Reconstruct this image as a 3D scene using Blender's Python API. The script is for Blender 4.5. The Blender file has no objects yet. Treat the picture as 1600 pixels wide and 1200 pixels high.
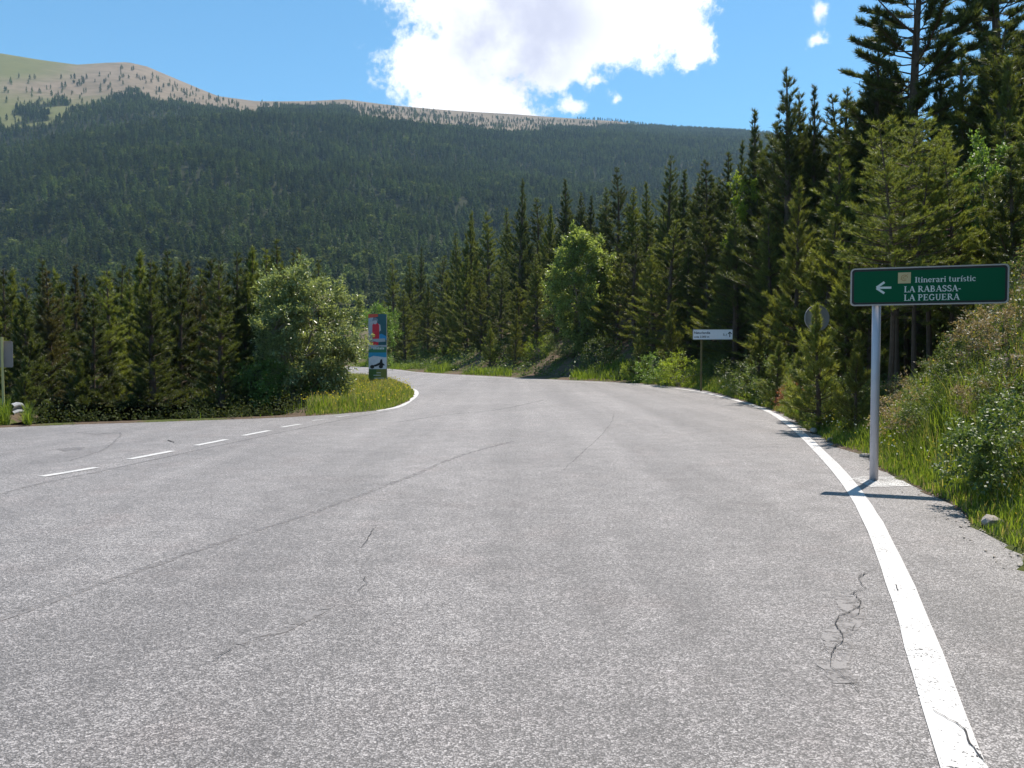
import bpy, bmesh, math, random
import numpy as np
from mathutils import Vector, Matrix

R = math.radians
scene = bpy.context.scene
C = scene.collection

# ------------------------------------------------------------------ camera
CAM_H, FPX, PITCH = 1.6, 1244.0, math.atan(45 / 1244.0)
cam_d = bpy.data.cameras.new('camera')
cam = bpy.data.objects.new('camera', cam_d)
C.objects.link(cam)
cam_d.sensor_width = 36.0
cam_d.lens = FPX / 1600 * 36.0
cam_d.clip_start, cam_d.clip_end = 0.05, 20000
cam.location = (0, 0, CAM_H)
cam.rotation_euler = (R(90) - PITCH, 0, 0)
scene.camera = cam

# ------------------------------------------------------------------ sun and sky
SUN_EL, SUN_AZ = R(63.5), math.atan2(0.71, 0.99)      # azimuth from +Y towards +X
sun_d = bpy.data.lights.new('sun', 'SUN')
sun = bpy.data.objects.new('sun', sun_d)
C.objects.link(sun)
sun_d.energy = 5.0
sun_d.angle = R(0.53)
sun_d.color = (1.0, 0.92, 0.82)
sdir = Vector((math.sin(SUN_AZ) * math.cos(SUN_EL), math.cos(SUN_AZ) * math.cos(SUN_EL), math.sin(SUN_EL)))
sun.rotation_euler = sdir.to_track_quat('Z', 'Y').to_euler()

vs = scene.view_settings
vs.view_transform = 'Standard'
vs.look = 'None'
vs.gamma = 1.0
vs.use_curve_mapping = False
vs.exposure = 0.66
scene.cycles.max_bounces = 4
scene.cycles.diffuse_bounces = 2
scene.cycles.transmission_bounces = 4
scene.cycles.transparent_max_bounces = 6
scene.cycles.volume_bounces = 0


def pix_ray(px, py):
    """direction of a picture point: used once to turn measured points into plan coordinates"""
    a, b = (px - 800) / FPX, (600 - py) / FPX
    return np.array([a, math.cos(PITCH) + b * math.sin(PITCH), -math.sin(PITCH) + b * math.cos(PITCH)])


def gp(px, py, z=0.0):
    d = pix_ray(px, py)
    t = (z - CAM_H) / d[2]
    return (d[0] * t, d[1] * t)


def dp(px, py, depth):
    d = pix_ray(px, py)
    t = depth / d[1]
    return (d[0] * t, depth, CAM_H + d[2] * t)


class NT:
    """small helper for node graphs"""
    def __init__(self, tree):
        self.t = tree
        tree.nodes.clear()

    def n(self, kind, **kw):
        nd = self.t.nodes.new(kind)
        for k, v in kw.items():
            setattr(nd, k, v)
        return nd

    def link(self, a, b):
        self.t.links.new(a, b)

    def put(self, sock, v):
        if isinstance(v, bpy.types.NodeSocket):
            self.link(v, sock)
        elif v is not None:
            sock.default_value = v

    def math(self, op, a, b=None, c=None, clamp=False):
        nd = self.n('ShaderNodeMath', operation=op)
        nd.use_clamp = clamp
        self.put(nd.inputs[0], a)
        self.put(nd.inputs[1], b)
        self.put(nd.inputs[2], c)
        return nd.outputs[0]

    def mix(self, f, a, b, blend='MIX'):
        nd = self.n('ShaderNodeMix', data_type='RGBA', blend_type=blend)
        self.put(nd.inputs[0], f)
        self.put(nd.inputs[6], a)
        self.put(nd.inputs[7], b)
        return nd.outputs[2]

    def noise(self, vec, scale, detail=4, rough=0.55, dist=0.0):
        nd = self.n('ShaderNodeTexNoise')
        if vec is not None:
            self.link(vec, nd.inputs['Vector'])
        nd.inputs['Scale'].default_value = scale
        nd.inputs['Detail'].default_value = detail
        nd.inputs['Roughness'].default_value = rough
        nd.inputs['Distortion'].default_value = dist
        return nd.outputs[0], nd.outputs[1]

    def ramp(self, f, a, b, lo=0.0, hi=1.0, smooth=True):
        nd = self.n('ShaderNodeMapRange')
        nd.interpolation_type = 'SMOOTHSTEP' if smooth else 'LINEAR'
        self.put(nd.inputs[0], f)
        nd.inputs[1].default_value = a
        nd.inputs[2].default_value = b
        nd.inputs[3].default_value = lo
        nd.inputs[4].default_value = hi
        return nd.outputs[0]


def rgb(c):
    return (c[0], c[1], c[2], 1.0)


# the world: clear sky with one big cumulus above the ridge and scattered ones elsewhere
world = bpy.data.worlds.new('World')
scene.world = world
world.use_nodes = True
w = NT(world.node_tree)
sky = w.n('ShaderNodeTexSky', sky_type='NISHITA')
sky.sun_disc = False
sky.sun_elevation = SUN_EL
sky.sun_rotation = SUN_AZ
sky.altitude = 1500
sky.air_density = 1.0
sky.dust_density = 0.6
sky.ozone_density = 2.2
tc = w.n('ShaderNodeTexCoord')
sep = w.n('ShaderNodeSeparateXYZ')
w.link(tc.outputs['Generated'], sep.inputs[0])
nz1, nc1 = w.noise(tc.outputs['Generated'], 9, 7, 0.62)
nz2, _ = w.noise(tc.outputs['Generated'], 26, 8, 0.66)
nz3, _ = w.noise(tc.outputs['Generated'], 75, 6, 0.65)
nzl, _ = w.noise(tc.outputs['Generated'], 5, 4, 0.5)
az = w.math('ARCTAN2', sep.outputs[0], sep.outputs[1])
el = w.math('ARCSINE', sep.outputs[2])
sepn = w.n('ShaderNodeSeparateColor')
w.link(nc1, sepn.inputs[0])
azw = w.math('ADD', az, w.math('MULTIPLY', w.math('SUBTRACT', sepn.outputs[0], 0.5), 0.10))
elw = w.math('ADD', el, w.math('MULTIPLY', w.math('SUBTRACT', sepn.outputs[1], 0.5), 0.08))


def cloud_blob(px, py, rx, ry, a=azw, e=elw):
    d = pix_ray(px, py)
    a0 = math.atan2(d[0], d[1])
    e0 = math.atan2(d[2], math.hypot(d[0], d[1]))
    u = w.math('DIVIDE', w.math('SUBTRACT', a, a0), rx / FPX)
    v = w.math('DIVIDE', w.math('SUBTRACT', e, e0), ry / FPX)
    q = w.math('ADD', w.math('MULTIPLY', u, u), w.math('MULTIPLY', v, v))
    return w.math('SUBTRACT', 1.0, w.math('SQRT', q))


fld = None
for b in [(705, 120, 120, 88), (790, 30, 150, 120), (740, 160, 110, 40), (800, -60, 220, 120), (930, 35, 130, 80),
          (1035, 30, 80, 66), (1085, 66, 36, 34), (880, 95, 90, 45)]:
    v = cloud_blob(*b)
    fld = v if fld is None else w.math('SMOOTH_MAX', fld, v, 0.12)
fld = w.math('ADD', fld, w.math('MULTIPLY', w.math('SUBTRACT', nz2, 0.5), 1.15))
fld = w.math('ADD', fld, w.math('MULTIPLY', w.math('SUBTRACT', nz3, 0.5), 0.7))
big = w.ramp(fld, -0.06, 0.36)
fl2 = None
for b in [(1285, 22, 26, 30), (1272, 64, 26, 14), (945, 128, 22, 12), (905, 160, 26, 14), (975, 150, 18, 16)]:
    v = cloud_blob(*b)
    fl2 = v if fl2 is None else w.math('MAXIMUM', fl2, v)
fl2 = w.math('ADD', fl2, w.math('MULTIPLY', w.math('SUBTRACT', nz2, 0.5), 2.0))
small = w.ramp(fl2, 0.25, 0.95, 0, 0.85)
# the rest of the sky: fair-weather clouds of the same kind, away from the part the photo shows
cn, _ = w.noise(tc.outputs['Generated'], 3.2, 7, 0.6)
oth = w.ramp(cn, 0.61, 0.72, 0, 0.9)
oth = w.math('MULTIPLY', oth, w.ramp(w.math('ABSOLUTE', az), 0.66, 0.85))
oth = w.math('MULTIPLY', oth, w.ramp(el, 0.02, 0.2))
alpha = w.math('MAXIMUM', w.math('MAXIMUM', big, small), oth)
core = w.math('MULTIPLY', w.ramp(cloud_blob(815, 50, 190, 130), 0.0, 0.7), w.ramp(w.math('ADD', w.math('MULTIPLY', nzl, 0.5), w.math('MULTIPLY', nz1, 0.5)), 0.36, 0.58))
ccol = w.mix(core, (0.92, 0.93, 0.95, 1), (0.50, 0.51, 0.62, 1))
skyc = w.n('ShaderNodeHueSaturation')
skyc.inputs['Saturation'].default_value = 1.05
w.link(sky.outputs[0], skyc.inputs['Color'])
skys = w.n('ShaderNodeVectorMath', operation='SCALE')
w.link(skyc.outputs[0], skys.inputs[0])
skys.inputs['Scale'].default_value = 0.105
skyt = w.mix(1.0, skys.outputs[0], (0.75, 1.16, 1.15, 1), 'MULTIPLY')
wcol = w.mix(alpha, skyt, ccol)
bg = w.n('ShaderNodeBackground')
bg.inputs['Strength'].default_value = 1.0
w.link(wcol, bg.inputs['Color'])
wo = w.n('ShaderNodeOutputWorld')
w.link(bg.outputs[0], wo.inputs[0])


# ------------------------------------------------------------------ helpers: objects
def new_mesh(name, verts, faces, smooth=False):
    me = bpy.data.meshes.new(name)
    verts = np.asarray(verts, dtype=np.float32)
    if isinstance(faces, np.ndarray) and faces.ndim == 2:
        k = faces.shape[1]
        nf = len(faces)
        me.vertices.add(len(verts))
        me.vertices.foreach_set('co', verts.ravel())
        me.loops.add(nf * k)
        me.loops.foreach_set('vertex_index', faces.astype(np.int32).ravel())
        me.polygons.add(nf)
        me.polygons.foreach_set('loop_start', np.arange(0, nf * k, k, dtype=np.int32))
        me.update(calc_edges=True)
        me.validate()
    else:
        me.from_pydata([tuple(map(float, v)) for v in verts], [], [tuple(map(int, f)) for f in faces])
    if smooth:
        me.polygons.foreach_set('use_smooth', [True] * len(me.polygons))
    return me


def link_obj(name, me, mat=None, parent=None):
    o = bpy.data.objects.new(name, me)
    C.objects.link(o)
    if mat is not None and me is not None and len(me.materials) == 0:
        me.materials.append(mat)
    if parent is not None:
        o.parent = parent
    return o


def tag(o, label=None, cat=None, group=None, kind=None):
    if label:
        o['label'] = label
    if cat:
        o['category'] = cat
    if group:
        o['group'] = group
    if kind:
        o['kind'] = kind
    return o


def empty(name, loc, rz=0.0, s=1.0):
    o = bpy.data.objects.new(name, None)
    C.objects.link(o)
    o.location = loc
    o.rotation_euler = (0, 0, rz)
    o.scale = (s, s, s)
    o.empty_display_size = 0.2
    return o


def tube(path, radii, sides=8, cap=True):
    """tapered tube along a path; returns verts, quad/ngon faces"""
    path = [Vector(p) for p in path]
    V, F = [], []
    n = len(path)
    ref = Vector((0.31, 0.95, 0.05))
    for i, p in enumerate(path):
        t = (path[min(i + 1, n - 1)] - path[max(i - 1, 0)]).normalized()
        u = t.cross(ref)
        if u.length < 1e-3:
            u = t.cross(Vector((1, 0, 0)))
        u.normalize()
        v = t.cross(u)
        for k in range(sides):
            a = 2 * math.pi * k / sides
            V.append(p + (u * math.cos(a) + v * math.sin(a)) * radii[i])
    for i in range(n - 1):
        for k in range(sides):
            a, b = i * sides + k, i * sides + (k + 1) % sides
            F.append((a, b, b + sides, a + sides))
    if cap:
        F.append(tuple(range(sides))[::-1])
        F.append(tuple(range((n - 1) * sides, n * sides)))
    return V, F


class MB:
    def __init__(self):
        self.V, self.F = [], []

    def add(self, V, F):
        o = len(self.V)
        self.V += [tuple(v) for v in V]
        self.F += [tuple(i + o for i in f) for f in F]
        return self

    def box(self, c, s, rz=0.0):
        x, y, z = s[0] / 2, s[1] / 2, s[2] / 2
        V = [(-x, -y, -z), (x, -y, -z), (x, y, -z), (-x, y, -z), (-x, -y, z), (x, -y, z), (x, y, z), (-x, y, z)]
        m = Matrix.Rotation(rz, 3, 'Z')
        V = [m @ Vector(v) + Vector(c) for v in V]
        return self.add(V, [(3, 2, 1, 0), (4, 5, 6, 7), (0, 1, 5, 4), (1, 2, 6, 5), (2, 3, 7, 6), (3, 0, 4, 7)])

    def build(self, name, mat, parent=None, smooth=False, bevel=0.0):
        me = new_mesh(name, self.V, self.F, smooth)
        if bevel:
            bm = bmesh.new()
            bm.from_mesh(me)
            bmesh.ops.bevel(bm, geom=bm.edges[:], offset=bevel, segments=2, affect='EDGES')
            bm.to_mesh(me)
            bm.free()
        return link_obj(name, me, mat, parent)


# ------------------------------------------------------------------ materials
def new_mat(name):
    m = bpy.data.materials.new(name)
    m.use_nodes = True
    return m, NT(m.node_tree)


def finish(t, shader, disp=None):
    o = t.n('ShaderNodeOutputMaterial')
    t.link(shader, o.inputs[0])


def plain(name, col, rough=0.5, metal=0.0, var=0.12, scale=6.0, bump=0.0, bscale=60.0, spec=0.5):
    m, t = new_mat(name)
    tcn = t.n('ShaderNodeTexCoord')
    f, _ = t.noise(tcn.outputs['Object'], scale, 5)
    p = t.n('ShaderNodeBsdfPrincipled')
    a = [c * (1 - var) for c in col]
    b = [min(1, c * (1 + var)) for c in col]
    t.link(t.mix(f, rgb(a), rgb(b)), p.inputs['Base Color'])
    p.inputs['Roughness'].default_value = rough
    p.inputs['Metallic'].default_value = metal
    p.inputs['Specular IOR Level'].default_value = spec
    if bump:
        h, _ = t.noise(tcn.outputs['Object'], bscale, 4)
        bn = t.n('ShaderNodeBump')
        bn.inputs['Strength'].default_value = bump
        bn.inputs['Distance'].default_value = 0.01
        t.link(h, bn.inputs['Height'])
        t.link(bn.outputs[0], p.inputs['Normal'])
    finish(t, p.outputs[0])
    return m


def leafy(name, ca, cb, trans=0.3, tcol=None, rough=0.5, spec=0.4, objvar=0.35, patch=None):
    """foliage: every leaf its own tone, every plant its own tint, light shining through"""
    m, t = new_mat(name)
    g = t.n('ShaderNodeNewGeometry')
    oi = t.n('ShaderNodeObjectInfo')
    c = t.mix(g.outputs['Random Per Island'], rgb(ca), rgb(cb))
    val = t.ramp(oi.outputs['Random'], 0, 1, 1 - objvar, 1 + objvar, smooth=False)
    if patch:                                                          # stands of different age and species
        pn, _ = t.noise(oi.outputs['Location'], patch, 4, 0.6)
        val = t.math('MULTIPLY', val, t.ramp(pn, 0.3, 0.7, 0.6, 1.4))
    hs = t.n('ShaderNodeHueSaturation')
    hs.inputs['Hue'].default_value = 0.5
    t.link(val, hs.inputs['Value'])
    t.link(c, hs.inputs['Color'])
    p = t.n('ShaderNodeBsdfPrincipled')
    t.link(hs.outputs[0], p.inputs['Base Color'])
    p.inputs['Roughness'].default_value = rough
    p.inputs['Specular IOR Level'].default_value = spec
    tr = t.n('ShaderNodeBsdfTranslucent')
    tcol = tcol or [min(1, cb[0] * 2.0), min(1, cb[1] * 2.0), cb[2] * 1.0]
    tm = t.mix(1.0, hs.outputs[0], rgb([tcol[i] / max(1e-4, cb[i]) for i in range(3)]), 'MULTIPLY')
    t.link(tm, tr.inputs['Color'])
    mx = t.n('ShaderNodeMixShader')
    mx.inputs[0].default_value = trans
    t.link(p.outputs[0], mx.inputs[1])
    t.link(tr.outputs[0], mx.inputs[2])
    finish(t, mx.outputs[0])
    return m


def asphalt(name, lo, hi, chip=108.0, bump=0.9, cut=None, tint=(1, 0.938, 0.92)):
    m, t = new_mat(name)
    tcn = t.n('ShaderNodeTexCoord')
    P = tcn.outputs['Object']
    wv, wc = t.noise(P, 40, 3)
    mp = t.n('ShaderNodeVectorMath', operation='MULTIPLY_ADD')
    t.link(wc, mp.inputs[0])
    mp.inputs[1].default_value = (0.02, 0.02, 0.0)
    t.link(P, mp.inputs[2])
    vo = t.n('ShaderNodeTexVoronoi', voronoi_dimensions='2D')
    t.link(mp.outputs[0], vo.inputs['Vector'])
    vo.inputs['Scale'].default_value = chip
    sp = t.n('ShaderNodeSeparateColor')
    t.link(vo.outputs['Color'], sp.inputs[0])
    vo2 = t.n('ShaderNodeTexVoronoi', voronoi_dimensions='2D')
    t.link(mp.outputs[0], vo2.inputs['Vector'])
    vo2.inputs['Scale'].default_value = chip * 2.7
    sp2 = t.n('ShaderNodeSeparateColor')
    t.link(vo2.outputs['Color'], sp2.inputs[0])
    tone = t.math('ADD', t.math('MULTIPLY', t.math('POWER', sp.outputs[0], 1.5), 0.7), t.math('MULTIPLY', sp2.outputs[1], 0.3))
    gap = t.ramp(vo.outputs['Distance'], 0.35, 0.75, 1.0, 0.25)          # binder between the chips
    big, _ = t.noise(P, 0.35, 5, 0.6)
    mid, _ = t.noise(P, 3.0, 5, 0.6)
    tone = t.math('MULTIPLY', tone, gap)
    cg, _ = t.noise(P, 26, 3, 0.7)
    tone = t.math('MULTIPLY', tone, t.ramp(cg, 0.3, 0.7, 0.62, 1.38))
    tone = t.math('MULTIPLY', tone, t.ramp(mid, 0.25, 0.75, 0.78, 1.22))
    # polished wheel tracks and darker traffic film running along the carriageway
    mpx = t.n('ShaderNodeMapping')
    mpx.inputs['Rotation'].default_value = (0, 0, R(14))
    mpx.inputs['Scale'].default_value = (0.75, 0.035, 1)
    t.link(P, mpx.inputs[0])
    trk, _ = t.noise(mpx.outputs[0], 1.0, 3, 0.6)
    tone = t.math('MULTIPLY', tone, t.ramp(trk, 0.3, 0.7, 0.78, 1.20))
    tone = t.math('MULTIPLY', tone, t.ramp(big, 0.25, 0.75, 0.82, 1.16), clamp=True)
    col = t.mix(tone, rgb([lo * c for c in tint]), rgb([hi * c for c in tint]))
    warm, _ = t.noise(P, 1.1, 3)
    col = t.mix(t.ramp(warm, 0.5, 0.8, 0, 0.22), col, (1.08, 0.92, 0.88, 1), 'MULTIPLY')
    p = t.n('ShaderNodeBsdfPrincipled')
    t.link(col, p.inputs['Base Color'])
    p.inputs['Roughness'].default_value = 0.6
    p.inputs['Specular IOR Level'].default_value = 0.5
    hgt = t.math('ADD', t.math('MULTIPLY', gap, 0.8), t.math('MULTIPLY', sp.outputs[1], 0.5))
    bn = t.n('ShaderNodeBump')
    bn.inputs['Strength'].default_value = bump
    bn.inputs['Distance'].default_value = 0.004
    t.link(hgt, bn.inputs['Height'])
    t.link(bn.outputs[0], p.inputs['Normal'])
    sh = p.outputs[0]
    if cut:                                                            # frayed edges of seams and cracks
        h, _ = t.noise(P, cut[0], 5, 0.7)
        tb = t.n('ShaderNodeBsdfTransparent')
        mx = t.n('ShaderNodeMixShader')
        t.link(t.ramp(h, cut[1], cut[2]), mx.inputs[0])
        t.link(tb.outputs[0], mx.inputs[1])
        t.link(sh, mx.inputs[2])
        sh = mx.outputs[0]
    finish(t, sh)
    return m


def paint_mat(name, wear):
    """road paint worn through on the chips"""
    m, t = new_mat(name)
    tcn = t.n('ShaderNodeTexCoord')
    P = tcn.outputs['Object']
    vo = t.n('ShaderNodeTexVoronoi', voronoi_dimensions='2D')
    t.link(P, vo.inputs['Vector'])
    vo.inputs['Scale'].default_value = 75
    f, _ = t.noise(P, 55, 5, 0.7)
    g, _ = t.noise(P, 2.2, 4, 0.6)
    p = t.n('ShaderNodeBsdfPrincipled')
    t.link(t.mix(f, (0.40, 0.39, 0.38, 1), (0.62, 0.61, 0.60, 1)), p.inputs['Base Color'])
    p.inputs['Roughness'].default_value = 0.6
    bn = t.n('ShaderNodeBump')
    bn.inputs['Strength'].default_value = 0.5
    bn.inputs['Distance'].default_value = 0.003
    t.link(t.math('SUBTRACT', 1.0, vo.outputs['Distance']), bn.inputs['Height'])
    t.link(bn.outputs[0], p.inputs['Normal'])
    tb = t.n('ShaderNodeBsdfTransparent')
    mx = t.n('ShaderNodeMixShader')
    k = t.math('ADD', t.math('MULTIPLY', f, 0.75), t.math('MULTIPLY', g, 0.35))
    t.link(t.ramp(k, wear, wear + 0.05), mx.inputs[0])
    t.link(tb.outputs[0], mx.inputs[1])
    t.link(p.outputs[0], mx.inputs[2])
    finish(t, mx.outputs[0])
    return m


M = {}
M['asphalt'] = asphalt('aged_asphalt', 0.06, 0.455)
M['seam'] = asphalt('seam_tar', 0.14, 0.30, 160, 0.2, (9, 0.40, 0.62))
M['crack'] = plain('crack_dark', (0.035, 0.033, 0.033), 0.9)
M['crack_fill'] = asphalt('crack_fill', 0.17, 0.27, 150, 0.15, (5, 0.42, 0.56))
M['paint'] = paint_mat('road_paint', 0.43)
M['paint_old'] = paint_mat('road_paint_worn', 0.49)
M['splash'] = paint_mat('footing_paint', 0.51)
M['galv'] = plain('galvanised_steel', (0.52, 0.53, 0.55), 0.42, 0.75, 0.15, 9)
M['pole'] = plain('painted_pole', (0.47, 0.46, 0.50), 0.45, 0.15, 0.1, 5)
M['green'] = plain('sign_green', (0.002, 0.088, 0.037), 0.5, 0, 0.08, 3, spec=0.12)
M['black'] = plain('sign_black', (0.012, 0.013, 0.012), 0.5)
M['trim'] = plain('sign_aluminium', (0.42, 0.37, 0.34), 0.5, 0.2)
M['letter'] = plain('sign_lettering', (0.62, 0.66, 0.62), 0.5)
M['emblem'] = plain('sign_emblem', (0.55, 0.42, 0.22), 0.5)
M['emblem2'] = plain('sign_emblem_lines', (0.42, 0.26, 0.10), 0.5)
M['white'] = plain('sign_white', (0.86, 0.83, 0.84), 0.5)
M['rustpost'] = plain('weathered_post', (0.30, 0.17, 0.06), 0.8, 0, 0.3, 8)
M['mossy'] = plain('mossy_post', (0.16, 0.12, 0.045), 0.85, 0, 0.35, 8)
M['yellowpost'] = plain('zinc_post', (0.50, 0.46, 0.20), 0.6, 0.0)
M['signback'] = plain('sign_back', (0.27, 0.245, 0.23), 0.65, 0.0)
M['bark'] = plain('pine_bark', (0.10, 0.065, 0.045), 0.95, 0, 0.5, 9, 1.0, 22)
M['bark_red'] = plain('pine_bark_red', (0.17, 0.085, 0.05), 0.95, 0, 0.45, 9, 1.0, 22)
M['bark_pale'] = plain('pale_bark', (0.22, 0.19, 0.15), 0.9, 0, 0.4, 7, 0.8, 25)
M['rock'] = plain('stone', (0.33, 0.29, 0.25), 0.9, 0, 0.3, 7, 1.0, 14)
M['clod'] = plain('earthy_stone', (0.12, 0.088, 0.062), 0.95, 0, 0.4, 7, 1.0, 14)
M['wood'] = plain('dead_wood', (0.48, 0.42, 0.33), 0.85, 0, 0.3, 12, 0.7, 30)

M['ndark'] = leafy('needles_dark', (0.037, 0.053, 0.015), (0.102, 0.116, 0.032), 0.33)
M['nmid'] = leafy('needles_mid', (0.059, 0.080, 0.018), (0.165, 0.178, 0.043), 0.36)
M['nlight'] = leafy('needles_light', (0.075, 0.094, 0.020), (0.198, 0.206, 0.050), 0.36)
M['nbrown'] = leafy('needles_brownish', (0.060, 0.058, 0.020), (0.140, 0.120, 0.042), 0.28)
M['leaf'] = leafy('leaf_fresh', (0.070, 0.130, 0.028), (0.170, 0.250, 0.060), 0.38, rough=0.38, spec=0.5, objvar=0.12)
M['leaf_pale'] = leafy('leaf_pale', (0.115, 0.148, 0.066), (0.275, 0.312, 0.155), 0.36, rough=0.33, spec=0.5, objvar=0.10)
M['leaf_poplar'] = leafy('leaf_poplar', (0.115, 0.155, 0.045), (0.265, 0.310, 0.105), 0.42, rough=0.36, objvar=0.05)
M['leaf_shade'] = leafy('leaf_shaded', (0.030, 0.042, 0.013), (0.075, 0.090, 0.026), 0.2, rough=0.75, spec=0.2, objvar=0.2)  # slope undergrowth: shade below the pines put into a darker leaf colour
M['leaf_yellow'] = leafy('leaf_yellow_green', (0.120, 0.170, 0.020), (0.250, 0.300, 0.045), 0.42, objvar=0.12)
M['leaf_gloss'] = leafy('leaf_glossy', (0.065, 0.105, 0.030), (0.150, 0.205, 0.060), 0.28, rough=0.45, spec=0.55, objvar=0.1)
M['leaf_scrub'] = leafy('leaf_scrub', (0.055, 0.085, 0.024), (0.130, 0.165, 0.045), 0.32, objvar=0.3)
M['leaf_dead'] = leafy('leaf_dead', (0.20, 0.065, 0.030), (0.34, 0.13, 0.07), 0.25, objvar=0.1)
M['leaf_dry'] = leafy('leaf_dry', (0.16, 0.12, 0.07), (0.30, 0.23, 0.14), 0.25, objvar=0.1)
M['grass'] = leafy('grass_blades', (0.068, 0.115, 0.013), (0.190, 0.240, 0.038), 0.42, objvar=0.0)
M['grass_dry'] = leafy('grass_straw', (0.22, 0.19, 0.08), (0.40, 0.34, 0.17), 0.35, objvar=0.0)
M['fl_white'] = leafy('petal_white', (0.60, 0.60, 0.55), (0.75, 0.75, 0.70), 0.3, objvar=0.0)
M['fl_yellow'] = leafy('petal_yellow', (0.60, 0.42, 0.02), (0.75, 0.55, 0.05), 0.3, objvar=0.0)


def ground_mat():
    m, t = new_mat('earth_and_turf')
    tcn = t.n('ShaderNodeTexCoord')
    P = tcn.outputs['Object']
    a, _ = t.noise(P, 0.55, 6, 0.62)
    b, _ = t.noise(P, 7.0, 6, 0.7)
    c, _ = t.noise(P, 40.0, 4, 0.7)
    turf = t.mix(b, (0.045, 0.065, 0.014, 1), (0.115, 0.125, 0.035, 1))
    earth = t.mix(c, (0.060, 0.042, 0.028, 1), (0.185, 0.135, 0.095, 1))
    k = t.ramp(t.math('ADD', a, t.math('MULTIPLY', t.math('SUBTRACT', b, 0.5), 0.5)), 0.42, 0.52)
    p = t.n('ShaderNodeBsdfPrincipled')
    t.link(t.mix(k, turf, earth), p.inputs['Base Color'])
    p.inputs['Roughness'].default_value = 0.95
    p.inputs['Specular IOR Level'].default_value = 0.15
    bn = t.n('ShaderNodeBump')
    bn.inputs['Strength'].default_value = 1.0
    bn.inputs['Distance'].default_value = 0.06
    t.link(t.math('ADD', b, t.math('MULTIPLY', c, 0.4)), bn.inputs['Height'])
    t.link(bn.outputs[0], p.inputs['Normal'])
    finish(t, p.outputs[0])
    return m


M['ground'] = ground_mat()

# ------------------------------------------------------------------ plan of the junction (metres)
rng = np.random.default_rng(7)


def catmull(P, step=0.5):
    P = np.array(P, float)
    Q = np.vstack([2 * P[0] - P[1], P, 2 * P[-1] - P[-2]])
    out = []
    for i in range(1, len(Q) - 2):
        p0, p1, p2, p3 = Q[i - 1], Q[i], Q[i + 1], Q[i + 2]
        n = max(2, int(np.linalg.norm(p2 - p1) / step))
        for k in range(n):
            t = k / n
            out.append(0.5 * ((2 * p1) + (-p0 + p2) * t + (2 * p0 - 5 * p1 + 4 * p2 - p3) * t * t + (-p0 + 3 * p1 - 3 * p2 + p3) * t ** 3))
    out.append(Q[-2])
    return np.array(out)


# right (outer) edge of the carriageway line, measured on the road plane
LINE = [gp(1555, 1330), gp(1500, 1200), gp(1462, 1075), gp(1430, 970), gp(1398, 890), gp(1357, 800), gp(1318, 745), gp(1278, 703), gp(1240, 668),
        gp(1195, 640), gp(1140, 623), gp(1085, 611), gp(1030, 604), gp(960, 599), gp(880, 595.5), gp(800, 591.5),
        gp(720, 587), gp(660, 583), (-13.5, 88), (-22, 107), (-40, 126), (-72, 142), (-120, 150)]
LINE = [(-0.6, -9.0), (0.35, -1.5)] + LINE
EDGE = [(2.6, -9), (3.1, 0.0), gp(1680, 930), gp(1600, 868), gp(1545, 832), gp(1480, 788), gp(1425, 758), gp(1385, 738), gp(1345, 712), gp(1300, 692),
        gp(1258, 668), gp(1222, 647), gp(1180, 632)]
line_c = catmull(LINE, 0.4)
for _ in range(12):                                                   # even out the measured points
    line_c[1:-1] = 0.25 * line_c[:-2] + 0.5 * line_c[1:-1] + 0.25 * line_c[2:]
edge_far = []
for p in [(1105, 611.5), (1040, 602.5), (960, 597), (880, 593.5), (800, 589.5), (720, 585.3), (650, 581)]:
    edge_far.append(gp(*p))
EDGE = [(-0.5, -26)] + EDGE + edge_far + [(-13.3, 90.5), (-21.5, 110), (-39, 129), (-71, 145), (-120, 153)]
edge_c = catmull(EDGE, 0.35)
# inner kerb of the bend and the far edge of the side road
INNER = [(-120, 140), (-75, 130), (-47, 114), (-27, 94), (-17, 74), (-10.3, 56), gp(630, 601.5), gp(643, 609), gp(647, 616), gp(637, 627), gp(612, 637), gp(575, 643),
         gp(500, 649), gp(400, 654), gp(250, 659), gp(100, 664), gp(0, 668), (-18, 13.6), (-28, 7.5), (-45, -4), (-62, -20)]
inner_c = catmull(INNER, 0.35)


def jitter(P, amp, seed):
    r = np.random.default_rng(seed)
    k = r.normal(0, 1, len(P))
    k = np.convolve(k, np.ones(3) / 3, 'same') * amp
    t = np.gradient(P, axis=0)
    nrm = np.stack([t[:, 1], -t[:, 0]], 1)
    nrm /= np.linalg.norm(nrm, axis=1, keepdims=True) + 1e-9
    return P + nrm * k[:, None]


near_e = np.clip(1 - edge_c[:, 1] / 60, 0.2, 1)[:, None]
edge_j = edge_c + (jitter(edge_c, 0.07, 3) - edge_c) * near_e
inner_j = jitter(inner_c, 0.03, 4)
ROAD = np.vstack([edge_j, inner_j])           # outline: up the right edge, back down the inner edge


def inside_poly(P, poly):
    x, y = P[:, 0], P[:, 1]
    res = np.zeros(len(P), bool)
    a = poly
    b = np.roll(poly, -1, 0)
    for (x1, y1), (x2, y2) in zip(a, b):
        if y1 == y2:
            continue
        c = ((y1 > y) != (y2 > y)) & (x < (x2 - x1) * (y - y1) / (y2 - y1) + x1)
        res ^= c
    return res


def min_dist(P, Q):
    out = np.empty(len(P), np.float32)
    Q = Q.astype(np.float32)
    q2 = (Q ** 2).sum(1)
    for i in range(0, len(P), 20000):
        p = P[i:i + 20000].astype(np.float32)
        d = (p ** 2).sum(1)[:, None] + q2[None] - 2 * p @ Q.T
        out[i:i + 20000] = np.sqrt(np.maximum(d.min(1), 0))
    return out


def sstep(a, b, x):
    t = np.clip((x - a) / (b - a), 0, 1)
    return t * t * (3 - 2 * t)


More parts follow.
